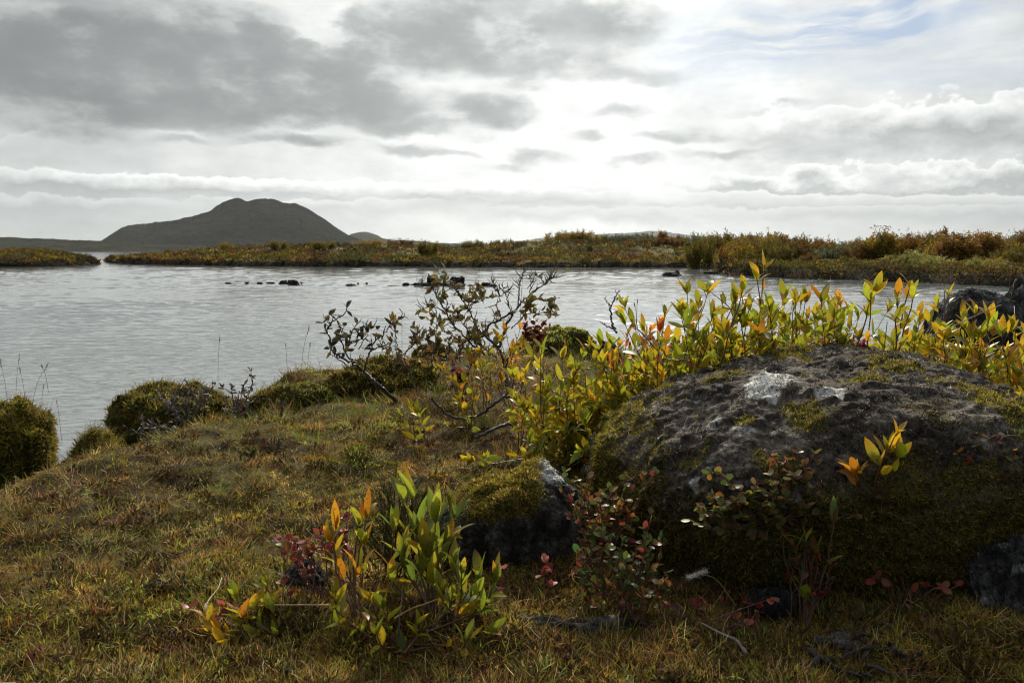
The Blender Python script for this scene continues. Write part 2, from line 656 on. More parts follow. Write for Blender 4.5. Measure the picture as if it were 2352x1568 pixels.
M_GRASS = mat_leaf('grass_blades', 0.40, 0.55, 0.30)
M_MOSS = mat_leaf('moss_fronds', 0.42, 0.8, 0.1, tgain=1.1)
M_WILLOW = mat_leaf('willow_leaves', 0.55, 0.38, 0.40, spots=0.75, tgain=1.3)
M_BERRY = mat_leaf('berry_leaves', 0.40, 0.42, 0.35, tgain=1.15)
M_DRY = mat_leaf('dry_leaves', 0.25, 0.6, 0.25)
M_HEATH = mat_leaf('heath_leaves', 0.38, 0.7, 0.1, tgain=1.15)
M_BARK = mat_solid('bark', 0.75, 0.3, 120, 0.4, 0.5, 0.002, 200)
M_TWIG = mat_leaf('twigs', 0.0, 0.42, 0.45)
M_ROCK = mat_solid('lava_rock', 0.9, 0.22, 45, 0.4, 1.0, 0.014, 60, 8, speck=85)
M_LAKEROCK = mat_solid('wet_lava_rock', 0.8, 0.2, 12, 0.5, 0.8, 0.03, 14)
M_SOIL = mat_solid('turf_soil', 0.95, 0.1, 90, 0.5, 0.8, 0.008, 110)
M_FARSOIL = mat_solid('far_soil', 0.95, 0.05, 3.0, 0.5, 0.8, 0.15, 3.0)
M_HILL = mat_solid('hill_slopes', 1.0, 0.0, 0.03, 0.75, 1.0, 18.0, 0.03, 10)

# ------------------------------------------------------------------ lake
def build_water():
    ys = [0.6, 1.6, 2.6]
    inv = np.linspace(1 / 3.2, 1 / 90.0, 1500)
    ys = np.concatenate([ys, 1 / inv, np.geomspace(96, 16500, 42)])
    tx = np.linspace(-1.15, 1.15, 640)
    Y, T = np.meshgrid(ys, tx, indexing='ij')
    X = Y * T
    Z = np.zeros_like(X)
    rg = np.random.default_rng(5)
    row = np.gradient(ys)[:, None]
    colw = (ys * (tx[1] - tx[0]))[:, None]
    gust = 0.55 + 0.75 * sstep(-0.35, 0.5, fbm(xy0(X * 0.35, Y * 0.16), 3, 3))
    for i in range(50):
        lam = 0.055 * (1.05 ** i)
        ang = rg.normal(0.06, 0.24)
        kx, ky = 2 * np.pi / lam * math.sin(ang), 2 * np.pi / lam * math.cos(ang)
        slope = 0.036 * (0.5 + 0.5 * math.exp(-((lam - 0.15) / 0.10) ** 2))
        amp = slope * lam / (2 * np.pi)
        ph = rg.uniform(0, 6.28)
        keep = sstep(2.0, 4.5, lam / row) * sstep(1.6, 3.2, lam / (max(abs(math.sin(ang)), 0.05) * colw))
        drift = 1.7 * noise3(xy0(X * 0.5, Y * 0.5, 1, i), 7)
        Z += amp * keep * np.sin(kx * X + ky * Y + ph + drift) * gust
    # farther out the short waves run together into broad chop
    ri, ci = np.meshgrid(np.arange(len(ys)), np.arange(len(tx)), indexing='ij')
    chop = noise3(np.stack([ci * 0.20, ri * 0.55, 0 * ri], -1), 15) + 0.6 * noise3(np.stack([ci * 0.45, ri * 0.75, 0 * ri + 3.3], -1), 16)
    Z += chop * np.minimum(row, 0.35) * 0.095 * sstep(9, 22, Y) * sstep(100, 60, Y) * gust
    mb = MB()
    grid_mesh(mb, X, Y, Z, np.full(X.shape + (3,), 0.02))
    m, nt, out = material('lake_water')
    N, Lk = nt.nodes, nt.links
    p = N.new('ShaderNodeBsdfPrincipled')
    p.inputs['Base Color'].default_value = (0.15, 0.168, 0.169, 1)
    p.inputs['Roughness'].default_value = 0.06
    p.inputs['IOR'].default_value = 1.7
    tc = N.new('ShaderNodeTexCoord')
    mp = N.new('ShaderNodeMapping')
    mp.inputs['Scale'].default_value = (2.6, 9.0, 1)
    Lk.new(tc.outputs['Object'], mp.inputs['Vector'])
    n1 = N.new('ShaderNodeTexNoise')
    n1.inputs['Scale'].default_value = 1.5
    n1.inputs['Detail'].default_value = 2
    n1.inputs['Roughness'].default_value = 0.62
    Lk.new(mp.outputs[0], n1.inputs['Vector'])
    b = N.new('ShaderNodeBump')
    b.inputs['Strength'].default_value = 1.0
    b.inputs['Distance'].default_value = 0.0036
    Lk.new(n1.outputs['Fac'], b.inputs['Height'])
    Lk.new(b.outputs[0], p.inputs['Normal'])
    Lk.new(p.outputs[0], out.inputs['Surface'])
    return tag(mb.build('water', m), 'grey rippled lake water reflecting the cloudy sky', 'lake', kind='structure')


build_water()

# ------------------------------------------------------------------ near shore
SHX = np.array([-9, -4.5, -2.9, -2.45, -1.95, -1.76, -1.53, -1.3, -0.86, -0.32, 0.36, 1.5, 5, 14])
SHY = np.array([3.0, 3.45, 3.45, 3.50, 4.40, 5.5, 5.9, 6.4, 7.0, 7.8, 8.7, 9.0, 9.2, 9.6])
# low swells of the turf: x, y, radius x, radius y, height
MOUNDS = [(-1.50, 5.15, 0.56, 0.42, 0.19), (-0.95, 5.3, 0.5, 0.5, 0.10), (-0.55, 6.3, 0.7, 0.55, 0.16), (0.0, 5.2, 0.6, 0.7, 0.08),
          (1.0, 2.45, 1.0, 0.8, 0.05), (1.75, 1.55, 0.5, 0.25, 0.10), (-1.5, 3.3, 0.8, 0.5, 0.04), (-0.45, 1.75, 0.3, 0.15, 0.03), (0.32, 1.62, 0.28, 0.12, 0.035)]


def gz(x, y):
    x, y = np.asarray(x, float), np.asarray(y, float)
    s = (np.interp(x, SHX, SHY) - y) * 0.8 + 0.10 * noise3(xy0(x, y, 2.3, 4), 21) + 0.05 * noise3(xy0(x, y, 6.0, 2), 22)
    z = -0.35 + 0.35 * sstep(-1.2, 0.0, s) + 0.17 * sstep(-0.02, 0.16, s) + 0.13 * sstep(0.1, 0.9, s) + 0.15 * sstep(0.6, 2.4, s)
    inl = sstep(0.05, 0.5, s)
    for mx, my, rx, ry, h in MOUNDS:
        d2 = ((x - mx) / rx) ** 2 + ((y - my) / ry) ** 2
        z = z + h * np.exp(-d2 * 1.3) * inl
    z = z + inl * (0.045 * fbm(xy0(x, y, 1.7, 1), 3, 31) + 0.040 * fbm(xy0(x, y, 5.0, 1), 3, 33) + 0.014 * fbm(xy0(x, y, 14.0, 1), 2, 34))
    return z


def G(px, py, lift=0.0):
    """The point of the turf seen at a pixel."""
    r = ray(px, py)
    r = r / r[1]
    d = np.linspace(1.1, 9.5, 2400)
    p = np.array([0, 0, CAMZ]) + d[:, None] * r
    below = p[:, 2] < gz(p[:, 0], p[:, 1]) + lift
    i = int(np.argmax(below)) if below.any() else len(d) - 1
    q = p[i].copy()
    q[2] = float(gz(q[0], q[1]))
    return q


def onground(x, y):
    return np.array([x, y, float(gz(x, y))])


def build_ground():
    ys = np.concatenate([np.linspace(-2.5, 1.0, 40), 1.0 + np.cumsum(np.geomspace(0.010, 0.05, 330))])
    ys = ys[ys < 11.5]
    tx = np.linspace(-1.25, 1.25, 520)
    Y, T = np.meshgrid(ys, tx, indexing='ij')
    X = T * (np.maximum(Y, 0) * 1.0 + 2.2)
    Z = gz(X, Y) + 0.006 * fbm(xy0(X, Y, 38.0), 2, 41)
    n = fbm(xy0(X, Y, 3.0), 4, 51)
    n2 = fbm(xy0(X, Y, 16.0), 3, 52)
    c = lerp(np.array([0.050, 0.036, 0.016]), np.array([0.085, 0.070, 0.022]), sstep(-0.4, 0.4, n)[..., None])
    c = lerp(c, np.array([0.030, 0.020, 0.012]), sstep(0.1, 0.6, n2)[..., None])
    wet = sstep(0.20, 0.05, Z)
    c = lerp(c, np.array([0.018, 0.015, 0.010]), wet[..., None])
    mb = MB()
    grid_mesh(mb, X, Y, Z, c)
    return tag(mb.build('ground', M_SOIL), 'uneven brown turf of the near lake shore', 'ground', kind='structure')


build_ground()

# ------------------------------------------------------------------ far shore: one tongue of land and a small island
def plane(px, py):
    r = ray(px, py)
    t = -CAMZ / r[2]
    return np.array([r[0] * t, r[1] * t])


FRONT_PX = [(246, 599.5), (262, 604), (300, 606.5), (420, 609), (520, 611), (640, 612), (760, 613), (900, 612.5), (1000, 612.5), (1130, 614), (1250, 614.5), (1400, 614),
            (1520, 614.5), (1600, 615), (1660, 616), (1650, 627), (1690, 634), (1770, 636.5), (1850, 640), (1960, 643), (2080, 648), (2180, 653), (2400, 660), (2900, 668)]
FRONT = np.array([plane(*p) for p in FRONT_PX])
BACK = np.array([[60, 160], [0, 165], [-40, 150], [-56, 120]])
LAND = np.vstack([FRONT, [[60, 26], [110, 60]], BACK])
ISLE_PX = [(-420, 612), (-200, 613), (0, 613.5), (90, 612.5), (160, 611), (205, 609), (219, 606.5), (214, 602), (190, 598), (100, 596), (-420, 597)]
ISLE = np.array([plane(*p) for p in ISLE_PX])


def inside_dist(poly, x, y):
    """Signed distance to a polygon, positive inside."""
    x, y = np.asarray(x, float), np.asarray(y, float)
    best = np.full(x.shape, 1e9)
    ins = np.zeros(x.shape, bool)
    n = len(poly)
    for i in range(n):
        a, b = poly[i], poly[(i + 1) % n]
        ex, ey = b - a
        t = np.clip(((x - a[0]) * ex + (y - a[1]) * ey) / (ex * ex + ey * ey), 0, 1)
        best = np.minimum(best, np.hypot(x - a[0] - t * ex, y - a[1] - t * ey))
        c = ((a[1] > y) != (b[1] > y))
        with np.errstate(divide='ignore', invalid='ignore'):
            xi = (b[0] - a[0]) * (y - a[1]) / (b[1] - a[1]) + a[0]
        ins ^= c & (x < xi)
    return np.where(ins, best, -best)


def land_z(x, y):
    wob = 0.5 * noise3(xy0(x, y, 0.55), 61) + 0.25 * noise3(xy0(x, y, 1.7), 62)
    d = inside_dist(LAND, x, y) + wob * 0.5
    px = 1176 + F * x / np.maximum(y, 1)
    crest = np.interp(px, [240, 330, 430, 520, 640, 760, 900, 1000, 1100, 1180, 1300, 1420, 1520, 1620, 1750, 1900, 2400],
                      [0.5, 0.85, 1.15, 1.45, 1.75, 1.72, 1.62, 1.55, 1.5, 1.75, 2.15, 2.05, 1.55, 1.25, 0.8, 0.6, 0.6])
    h = 0.46 * sstep(-0.1, 0.4, d) + (crest - 0.46) * sstep(0.3, 14.0, d) ** 0.8
    h = h + sstep(0.6, 4, d) * (0.30 * fbm(xy0(x, y, 0.16), 3, 63) + 0.22 * fbm(xy0(x, y, 0.6), 3, 64))
    return np.where(d > -0.1, h - 0.02, -0.4 + 0.2 * np.exp(np.minimum(d, 0) * 0.5)), d


def isle_z(x, y):
    d = inside_dist(ISLE, x, y) + 0.3 * noise3(xy0(x, y, 0.8), 65)
    h = 0.42 * sstep(-0.1, 0.4, d) + 0.75 * sstep(0.2, 5.0, d)
    h = h + sstep(0.4, 2, d) * 0.25 * fbm(xy0(x, y, 0.5), 3, 66)
    return np.where(d > -0.1, h - 0.02, -0.4), d


def heath_tone(x, y, d):
    """Colour of the low heath by place: yellow-green behind a rim darkened as shade, rust and dark brown on the rise."""
    n = fbm(xy0(x, y, 0.22), 3, 71)
    n2 = fbm(xy0(x, y, 0.7), 3, 72)
    n3 = fbm(xy0(x, y, 0.35), 3, 73)
    c = lerp(np.array([0.085, 0.075, 0.018]), np.array([0.20, 0.15, 0.022]), sstep(-0.4, 0.5, n2)[..., None])
    c = lerp(c, np.array([0.095, 0.052, 0.024]), (sstep(0.05, 0.35, n) * 0.8)[..., None])
    c = lerp(c, np.array([0.060, 0.070, 0.020]), (sstep(0.0, 0.3, n3) * 0.8)[..., None])
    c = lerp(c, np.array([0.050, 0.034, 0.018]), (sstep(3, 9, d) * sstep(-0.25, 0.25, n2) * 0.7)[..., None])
    c = lerp(c, np.array([0.022, 0.019, 0.010]), sstep(0.75, 0.25, d)[..., None])  # rim darkened in the colour, standing for the shaded side of the bank
    return c


def build_far_land():
    for name, zf, poly, lab, box, res in (
            ('shore', land_z, LAND, 'low heath covered tongue of land across the water', (-62, 112, 24, 166), 0.55),
            ('island', isle_z, ISLE, 'low heath covered island at the left edge', (-120, -28, 55, 130), 0.5)):
        xs = np.arange(box[0], box[1], res)
        ys = np.arange(box[2], box[3], res)
        Y, X = np.meshgrid(ys, xs, indexing='ij')
        Z, d = zf(X, Y)
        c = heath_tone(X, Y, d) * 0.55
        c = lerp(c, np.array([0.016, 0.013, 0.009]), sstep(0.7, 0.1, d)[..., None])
        if name == 'shore':
            pale = sstep(0.1, 0.45, fbm(xy0(X, Y, 0.3), 3, 74)) * sstep(4, 8, d)
            c = lerp(c, np.array([0.16, 0.15, 0.085]), (0.8 * pale)[..., None])
        mb = MB()
        keep = (d > -2.5)
        n, m = X.shape
        idx = np.arange(n * m).reshape(n, m)
        k = keep[:-1, :-1] | keep[1:, 1:] | keep[:-1, 1:] | keep[1:, :-1]
        q = np.stack([idx[:-1, :-1], idx[:-1, 1:], idx[1:, 1:], idx[1:, :-1]], -1)[k]
        used, inv = np.unique(q, return_inverse=True)
        V = np.stack([X, Y, Z], -1).reshape(-1, 3)[used]
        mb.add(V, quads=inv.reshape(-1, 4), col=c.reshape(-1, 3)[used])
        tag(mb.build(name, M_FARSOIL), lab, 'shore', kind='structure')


build_far_land()

# ------------------------------------------------------------------ mountain and distant hills
def hill(name, label, D, prof, depth, rough, col, seed, back=0.6):
    px = np.array([p[0] for p in prof], float)
    py = np.array([p[1] for p in prof], float)
    us = np.linspace(px[0], px[-1], 520)
    pr = np.interp(us, px, py)
    k = np.ones(3) / 3
    prs = np.convolve(np.pad(pr, 1, 'edge'), k, 'valid')
    prs = prs + 1.3 * fbm(np.stack([us / 7.0, us * 0, us * 0 + seed], -1), 3, seed + 40) * sstep(0, 12, 577 - prs)
    base = np.array([at(u, p, D) for u, p in zip(us, prs)])
    H = np.maximum(base[:, 2], 0.0)
    vs = np.concatenate([np.linspace(-1, 0, 36), np.linspace(0.05, 1, 12)])
    V, U = np.meshgrid(vs, np.arange(len(us)), indexing='ij')
    Y = D + np.where(V < 0, V * depth, V * depth * back)
    X = base[:, 0][None] * np.where(V < 0, Y / D, 1.0)      # the spurs in front run in towards the lake
    shape = np.where(V < 0, (1 - np.abs(V)) ** 1.15, np.cos(np.minimum(V, 1) * np.pi / 2))
    nz = fbm(np.stack([X / depth * 5, Y / depth * 5, 0 * X], -1), 5, seed)
    Z = H[None] * shape + rough * nz * np.minimum(1, shape * 4) * (1 - shape * 0.85) * sstep(0, 0.2, H / max(H.max(), 1))[None]
    Z = np.where(shape < 0.01, -3, Z)
    c = lerp(np.array(col) * 0.8, np.array(col) * 1.25, sstep(-0.4, 0.4, nz)[..., None])
    mb = MB()
    grid_mesh(mb, X, Y, Z, c)
    return tag(mb.build(name, M_HILL), label, 'hill', kind='structure')


MT = [(150, 577), (200, 566), (232, 553), (255, 538), (275, 525), (292, 518), (330, 515.5), (352, 512), (400, 505), (440, 496), (470, 487), (485, 482), (498, 471), (515, 462), (530, 457), (546, 452.5),
      (556, 459), (568, 462.5), (582, 457.5), (598, 455), (618, 456.5), (632, 458.5), (645, 464), (662, 467), (676, 466), (690, 471), (705, 478), (718, 487), (735, 497), (752, 511), (770, 523), (790, 536), (812, 546), (850, 562), (900, 577)]
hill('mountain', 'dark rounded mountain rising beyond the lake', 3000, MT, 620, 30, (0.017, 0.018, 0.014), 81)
LOW = [(-500, 540), (-200, 541), (-60, 543), (0, 545), (30, 544.5), (60, 548), (90, 546.5), (120, 549), (150, 551), (200, 552), (235, 553), (300, 556), (420, 562), (560, 572), (620, 577)]
hill('hills', 'low dark wooded foothills left of the mountain', 2450, LOW, 300, 9, (0.026, 0.027, 0.017), 82)
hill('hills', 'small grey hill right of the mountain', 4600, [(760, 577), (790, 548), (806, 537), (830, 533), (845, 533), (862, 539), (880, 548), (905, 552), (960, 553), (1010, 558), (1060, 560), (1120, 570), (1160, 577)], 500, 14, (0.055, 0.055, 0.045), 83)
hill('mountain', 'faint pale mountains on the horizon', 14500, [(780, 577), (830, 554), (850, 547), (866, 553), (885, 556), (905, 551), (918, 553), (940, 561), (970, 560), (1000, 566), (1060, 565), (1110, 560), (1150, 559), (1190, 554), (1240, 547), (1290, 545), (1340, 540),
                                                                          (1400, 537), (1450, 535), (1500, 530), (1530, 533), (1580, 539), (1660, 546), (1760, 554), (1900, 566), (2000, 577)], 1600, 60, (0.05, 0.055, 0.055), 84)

# ------------------------------------------------------------------ heath and bushes across the water
def far_z(x, y, isle=False):
    return (isle_z if isle else land_z)(np.asarray(x, float), np.asarray(y, float))


def heath_cover(name, label, zf, box, n_try, isle=False):
    """Knee-high leafy heath that nobody could count, as one mass of leaf-sized faces."""
    mb = MB()
    x = R.uniform(box[0], box[1], n_try)
    y = box[2] + (box[3] - box[2]) * R.random(n_try) ** 1.25
    z, d = zf(x, y)
    back = 26 if not isle else 9
    keep = (d > -0.05) & (d < back) & (np.abs(x) < y * 0.78 + 2) & (R.random(n_try) < np.exp(-d / (back * 0.55)) + 0.12)
    x, y, z, d = x[keep], y[keep], z[keep], d[keep]
    n = len(x)
    low = np.where(sstep(0.05, 0.5, fbm(xy0(x, y, 0.3), 3, 74)) * sstep(3.5, 7.5, d) > R.random(n), 0.35, 1.0)
    h = (0.16 + 0.30 * R.random(n) ** 1.5) * (0.6 + 0.6 * sstep(-0.3, 0.5, fbm(xy0(x, y, 0.45), 2, 91))) * low
    if isle:
        h *= 1.15
    rad = h * R.uniform(0.9, 1.6, n)
    m = 13
    th = R.uniform(0, 2 * np.pi, (n, m))
    rr = np.sqrt(R.random((n, m)))
    P = np.stack([x[:, None] + np.cos(th) * rr * rad[:, None], y[:, None] + np.sin(th) * rr * rad[:, None],
                  z[:, None] + h[:, None] * (1 - rr ** 2) * R.uniform(0.35, 1.1, (n, m)) - 0.02], -1).reshape(-1, 3)
    tone = heath_tone(x, y, d)
    pale = (low < 0.5)
    tone = np.where(pale[:, None], np.array([0.26, 0.25, 0.13]), tone)
    tone = tone * np.clip(1 + R.normal(0, 0.34, (n, 1)), .25, 2)
    red = R.random(n) < 0.07
    tone[red] = np.array([0.16, 0.05, 0.022])
    gold = R.random(n) < 0.05
    tone[gold] = np.array([0.36, 0.23, 0.02])
    c = np.clip(tone[:, None] * (1 + R.normal(0, 0.25, (n, m, 1))), 0.01, 0.8).reshape(-1, 3)
    D = unit(np.stack([np.cos(th), np.sin(th), R.uniform(0.2, 1.6, (n, m))], -1).reshape(-1, 3) + R.normal(0, 0.4, (n * m, 3)))
    Nn = R.normal(0, 1, (n * m, 3))
    s = np.repeat(np.clip(y / 620, 0.05, 0.14), m) * R.uniform(0.8, 1.5, n * m)
    ribbons(mb, P, D, Nn, s * 1.5, s * 0.9, 0.4, c, rows=2, cols=2, prof='frond')
    return tag(mb.build(name, M_HEATH, smooth_=False), label, 'heath', kind='stuff')


heath_cover('heath', 'autumn coloured heath covering the tongue of land across the water', land_z, (-62, 75, 34, 118), 60000)
heath_cover('heath', 'olive heath hanging over the near bank on the right', land_z, (8, 34, 30, 52), 9000)
heath_cover('heath', 'yellow green heath covering the low island at the left', isle_z, (-80, -30, 58, 100), 16000, True)

BUSH_COL = {
    'rust': ([(0.252, 0.125, 0.023), (0.176, 0.088, 0.021), (0.303, 0.176, 0.027), (0.107, 0.082, 0.023)], [4, 3, 2, 2]),
    'gold': ([(0.324, 0.215, 0.027), (0.240, 0.147, 0.022), (0.383, 0.278, 0.031), (0.132, 0.126, 0.023)], [4, 3, 2, 2]),
    'olive': ([(0.144, 0.124, 0.021), (0.109, 0.101, 0.021), (0.219, 0.152, 0.021), (0.168, 0.088, 0.018)], [4, 3, 2, 1]),
    'grey': ([(0.114, 0.141, 0.074), (0.092, 0.107, 0.049), (0.152, 0.169, 0.083), (0.109, 0.084, 0.029)], [4, 3, 2, 1]),
    'brown': ([(0.154, 0.085, 0.023), (0.113, 0.070, 0.020), (0.211, 0.116, 0.026), (0.080, 0.070, 0.020)], [4, 3, 2, 1]),
    'yellow': ([(0.348, 0.257, 0.035), (0.232, 0.199, 0.035), (0.394, 0.234, 0.023), (0.139, 0.140, 0.035)], [4, 3, 2, 2]),
    'pale': ([(0.232, 0.300, 0.111), (0.348, 0.300, 0.065), (0.174, 0.195, 0.065), (0.493, 0.390, 0.065)], [3, 3, 2, 2]),
}


def bush(name, tone, w, h, nst, nleaf, size, shape='dome', seed=0):
    """A bush: crooked stems fanning out of the ground (stems) under many small leaves (crown)."""
    rg = np.random.default_rng(seed)
    root = empty(name, (0, 0, 0), None, 'bush')
    ms, mc = MB(), MB()
    pal, wt = BUSH_COL[tone]
    P, D, C = [], [], []
    for s in range(nst):
        th = rg.uniform(0, 2 * np.pi)
        rr = math.sqrt(rg.random())
        if shape == 'dome':
            top = np.array([math.cos(th) * rr * w * .5, math.sin(th) * rr * w * .5, h * (1 - 0.55 * rr ** 2.2) * rg.uniform(0.72, 1.08)])
        elif shape == 'wisp':
            top = np.array([math.cos(th) * rr * w * .5, math.sin(th) * rr * w * .5, h * rg.uniform(0.5, 1.1)])
        else:
            top = np.array([math.cos(th) * rr * w * .38, math.sin(th) * rr * w * .38, h * (1 - 0.25 * rr) * rg.uniform(0.6, 1.1)])
        b = np.array([top[0] * 0.25 + rg.normal(0, .05), top[1] * 0.25 + rg.normal(0, .05), -0.05])
        mid = lerp(b, top, 0.5) + np.array([top[0] * .22, top[1] * .22, 0]) + rg.normal(0, 0.05 * h, 3)
        pts = spline([b, mid, top], 7)
        tube(ms, pts, np.linspace(0.020, 0.005, 7) * (h / 1.6 + .3), (0.050, 0.040, 0.032), 3)
        k = nleaf // nst
        for _ in range(4):
            t = rg.uniform(0.35, 0.8)
            a = pts[int(t * 6)]
            e = a + rg.normal(0, 0.17 * h, 3) * np.array([w / h * .6, w / h * .6, 0.6]) + np.array([0, 0, 0.14 * h])
            e[2] = max(e[2], 0.06)
            tube(ms, np.array([a, lerp(a, e, .5) + rg.normal(0, .03, 3), e]), [0.008, 0.005, 0.002], (0.055, 0.042, 0.032), 3)
            u = rg.uniform(0.1, 1.05, k // 6)
            P.append(lerp(a, e, u[:, None]) + rg.normal(0, 0.045 * h, (k // 6, 3)))
        u = rg.uniform(0.18, 1.03, k - 4 * (k // 6)) ** 0.8
        q = np.stack([np.interp(u * 6, np.arange(7), pts[:, j]) for j in range(3)], -1)
        P.append(q + rg.normal(0, 0.05 * h, q.shape) * np.array([1, 1, 0.6]))
    P = np.concatenate(P)
    P[:, 2] = np.maximum(P[:, 2], 0.03)
    n = len(P)
    lump = fbm(P * (2.2 / h) + seed, 3, seed + 5)
    keep = lump > -0.34
    P, lump = P[keep], lump[keep]
    n = len(P)
    pal = np.array(pal)
    c = pal[rg.choice(len(pal), n, p=np.array(wt) / sum(wt))] * (1 + rg.normal(0, .22, (n, 1)))
    c = c * (1 + 0.55 * lump)[:, None]
    D = unit(rg.normal(0, 1, (n, 3)) + np.array([0, 0, 0.5]))
    s = size * rg.uniform(0.7, 1.4, n)
    ribbons(mc, P, D, rg.normal(0, 1, (n, 3)), s * 1.4, s, 0.5, np.clip(c, .008, .8), rows=2, cols=2, prof='frond')
    ms.build('stems', M_TWIG, root)
    mc.build('crown', M_HEATH, root, smooth_=False)
    return root


PROTO = {}


def place_bush(px, py_base, py_top, width_px, tone, shape, d, label, group=None, dense=1.0):
    key = (tone, shape, dense)
    if key not in PROTO:
        w, h = (3.0, 1.6) if shape == 'dome' else ((2.0, 1.6) if shape == 'wisp' else (1.5, 2.0))
        nst = {'dome': 46, 'wisp': 24, 'tall': 22}[shape]
        PROTO[key] = [bush('bush', tone, w, h, nst, int(dense * (6000 if shape == 'dome' else 4200)), 0.075, shape, len(PROTO) * 7 + 3), w, h, 0]
    rec = PROTO[key]
    o = rec[0] if rec[3] == 0 else copy_tree(rec[0])
    rec[3] += 1
    top = at(px, py_top, d)
    x, y = top[0], d
    z = float(far_z(x, y)[0])
    hgt = max(top[2] - z, 0.4)
    wid = width_px / F * d
    o.location = (x, y, z - 0.03)
    o.rotation_euler = (0, 0, R.uniform(0, 6.28))
    o.scale = (wid / rec[1], wid / rec[1], hgt / rec[2])
    o.name = 'bush'
    tag(o, label, 'bush', group)
    return o


SCRUB = 'autumn bushes scattered over the far shore'
# traced bushes of the tongue: pixel x, base y, top y, width, tone, shape, distance, label
for b in [
    (520, 568, 553, 34, 'gold', 'dome', 92, 'small golden bush on the skyline below the mountain peak'),
    (637, 584, 552, 40, 'olive', 'wisp', 80, 'thin green wispy bush right of the mountain peak, on the crest of the land'),
    (741, 594, 553, 56, 'olive', 'wisp', 76, 'thin olive bush with upright stems below the right flank of the mountain'),
    (848, 566, 546, 76, 'gold', 'dome', 96, 'rounded russet bush on the skyline where the mountain slope ends'),
    (920, 568, 549, 60, 'brown', 'wisp', 100, 'low dark wispy bush on the skyline beside the rounded russet one'),
    (980, 600, 553, 48, 'olive', 'wisp', 74, 'dark green upright bush on the slope above the rocky islet'),
    (1085, 584, 549, 68, 'olive', 'dome', 88, 'rounded olive bush on the skyline just right of the rocky islet'),
    (1137, 574, 551, 26, 'grey', 'wisp', 92, 'small grey green wispy bush between the rounded olive bush and a brown shoot'),
    (1166, 574, 549, 26, 'brown', 'wisp', 92, 'small brown shoot of a bush standing alone on the skyline'),
    (1204, 574, 553, 40, 'olive', 'wisp', 92, 'low wispy bush on the skyline at the left foot of the big golden thicket'),
    (1285, 566, 527, 78, 'gold', 'dome', 88, 'left half of the big golden thicket on the crest'),
    (1335, 566, 525, 90, 'gold', 'dome', 89, 'right half of the big golden thicket on the crest'),
    (1390, 564, 533, 52, 'grey', 'dome', 94, 'grey green bush leaning on the big golden thicket'),
    (1445, 562, 537, 70, 'grey', 'wisp', 92, 'pale grey green bush in the row right of the big golden thicket'),
    (1485, 561, 535, 46, 'grey', 'wisp', 94, 'grey green bush just left of the single upright russet bush'),
    (1522, 560, 526, 30, 'rust', 'tall', 88, 'single upright russet bush sticking out of the skyline'),
    (1560, 560, 539, 50, 'brown', 'dome', 92, 'low brown bush right of the single upright russet bush'),
    (1608, 600, 544, 70, 'olive', 'wisp', 60, 'tall olive bush of thin stems standing near the shore'),
    (1672, 596, 556, 44, 'rust', 'dome', 62, 'small round russet bush near the shore beside the tall olive one'),
    (1595, 556, 531, 60, 'grey', 'dome', 92, 'pale olive bush on the skyline behind the mossy knoll'),
    (1655, 554, 528, 90, 'olive', 'dome', 88, 'broad dark olive bush on the skyline behind the mossy knoll'),
    (1762, 552, 524, 92, 'rust', 'dome', 82, 'broad russet bush on the skyline above the tallest willow shoot'),
    (1800, 606, 540, 120, 'brown', 'dome', 58, 'wide brown bush behind the tip of the tallest willow shoot'),
    (1890, 600, 540, 70, 'rust', 'dome', 60, 'rust brown bush between the wide brown bush and a gap in the scrub'),
    (2020, 606, 515, 82, 'gold', 'tall', 50, 'tallest bush of the right shore, golden brown and upright'),
    (2075, 604, 525, 90, 'rust', 'dome', 51, 'russet bush pressed against the tallest golden brown one'),
    (2110, 628, 574, 150, 'pale', 'dome', 43, 'low pale green and yellow willow bush near the right shore'),
    (2030, 632, 600, 110, 'yellow', 'dome', 42, 'low yellow bush at the water left of the pale green willow'),
    (2200, 626, 530, 110, 'rust', 'tall', 46, 'thin rust red birch behind the lone grass stem on the right'),
    (2270, 622, 527, 90, 'rust', 'tall', 47, 'rust red birch nearest the right edge of the water'),
    (2330, 640, 560, 110, 'olive', 'dome', 40, 'green bush behind the upright rock at the right edge'),
    (1745, 620, 596, 80, 'yellow', 'dome', 54, 'low yellow bush on the bank above the stony spit'),
    (1880, 634, 604, 110, 'gold', 'dome', 48, 'low golden bush above the right end of the stony spit'),
    (2200, 646, 600, 120, 'brown', 'dome', 39, 'dark low bush hanging over the water on the right'),
]:
    place_bush(*b[:7], b[7], SCRUB)
# the thicket behind: bushes nothing tells apart
rgt = np.random.default_rng(77)
tones = ['rust', 'brown', 'olive', 'rust', 'grey', 'brown', 'gold']
for i in range(74):
    px = rgt.uniform(1690, 2440)
    d = rgt.uniform(50, 80)
    top = np.interp(px, [1690, 1760, 1830, 1900, 1950, 2000, 2060, 2200, 2440], [536, 532, 537, 545, 549, 535, 534, 530, 528]) + rgt.normal(0, 4) + (80 - d) * 0.42
    tn = tones[rgt.integers(len(tones))]
    place_bush(px, 600, top, rgt.uniform(60, 105), tn, 'dome', d, 'brownish bush in the dense scrub thicket on the far right shore', 'dense scrub thicket on the right shore')
for i in range(16):
    px = rgt.uniform(1420, 1760)
    place_bush(px, 570, np.interp(px, [1400, 1600, 1760], [548, 545, 540]) + rgt.normal(0, 3), rgt.uniform(34, 60), tones[rgt.integers(1, 6)], 'wisp', rgt.uniform(84, 98),
               'thin bush in the scrub row along the middle skyline', 'scrub row on the middle skyline')
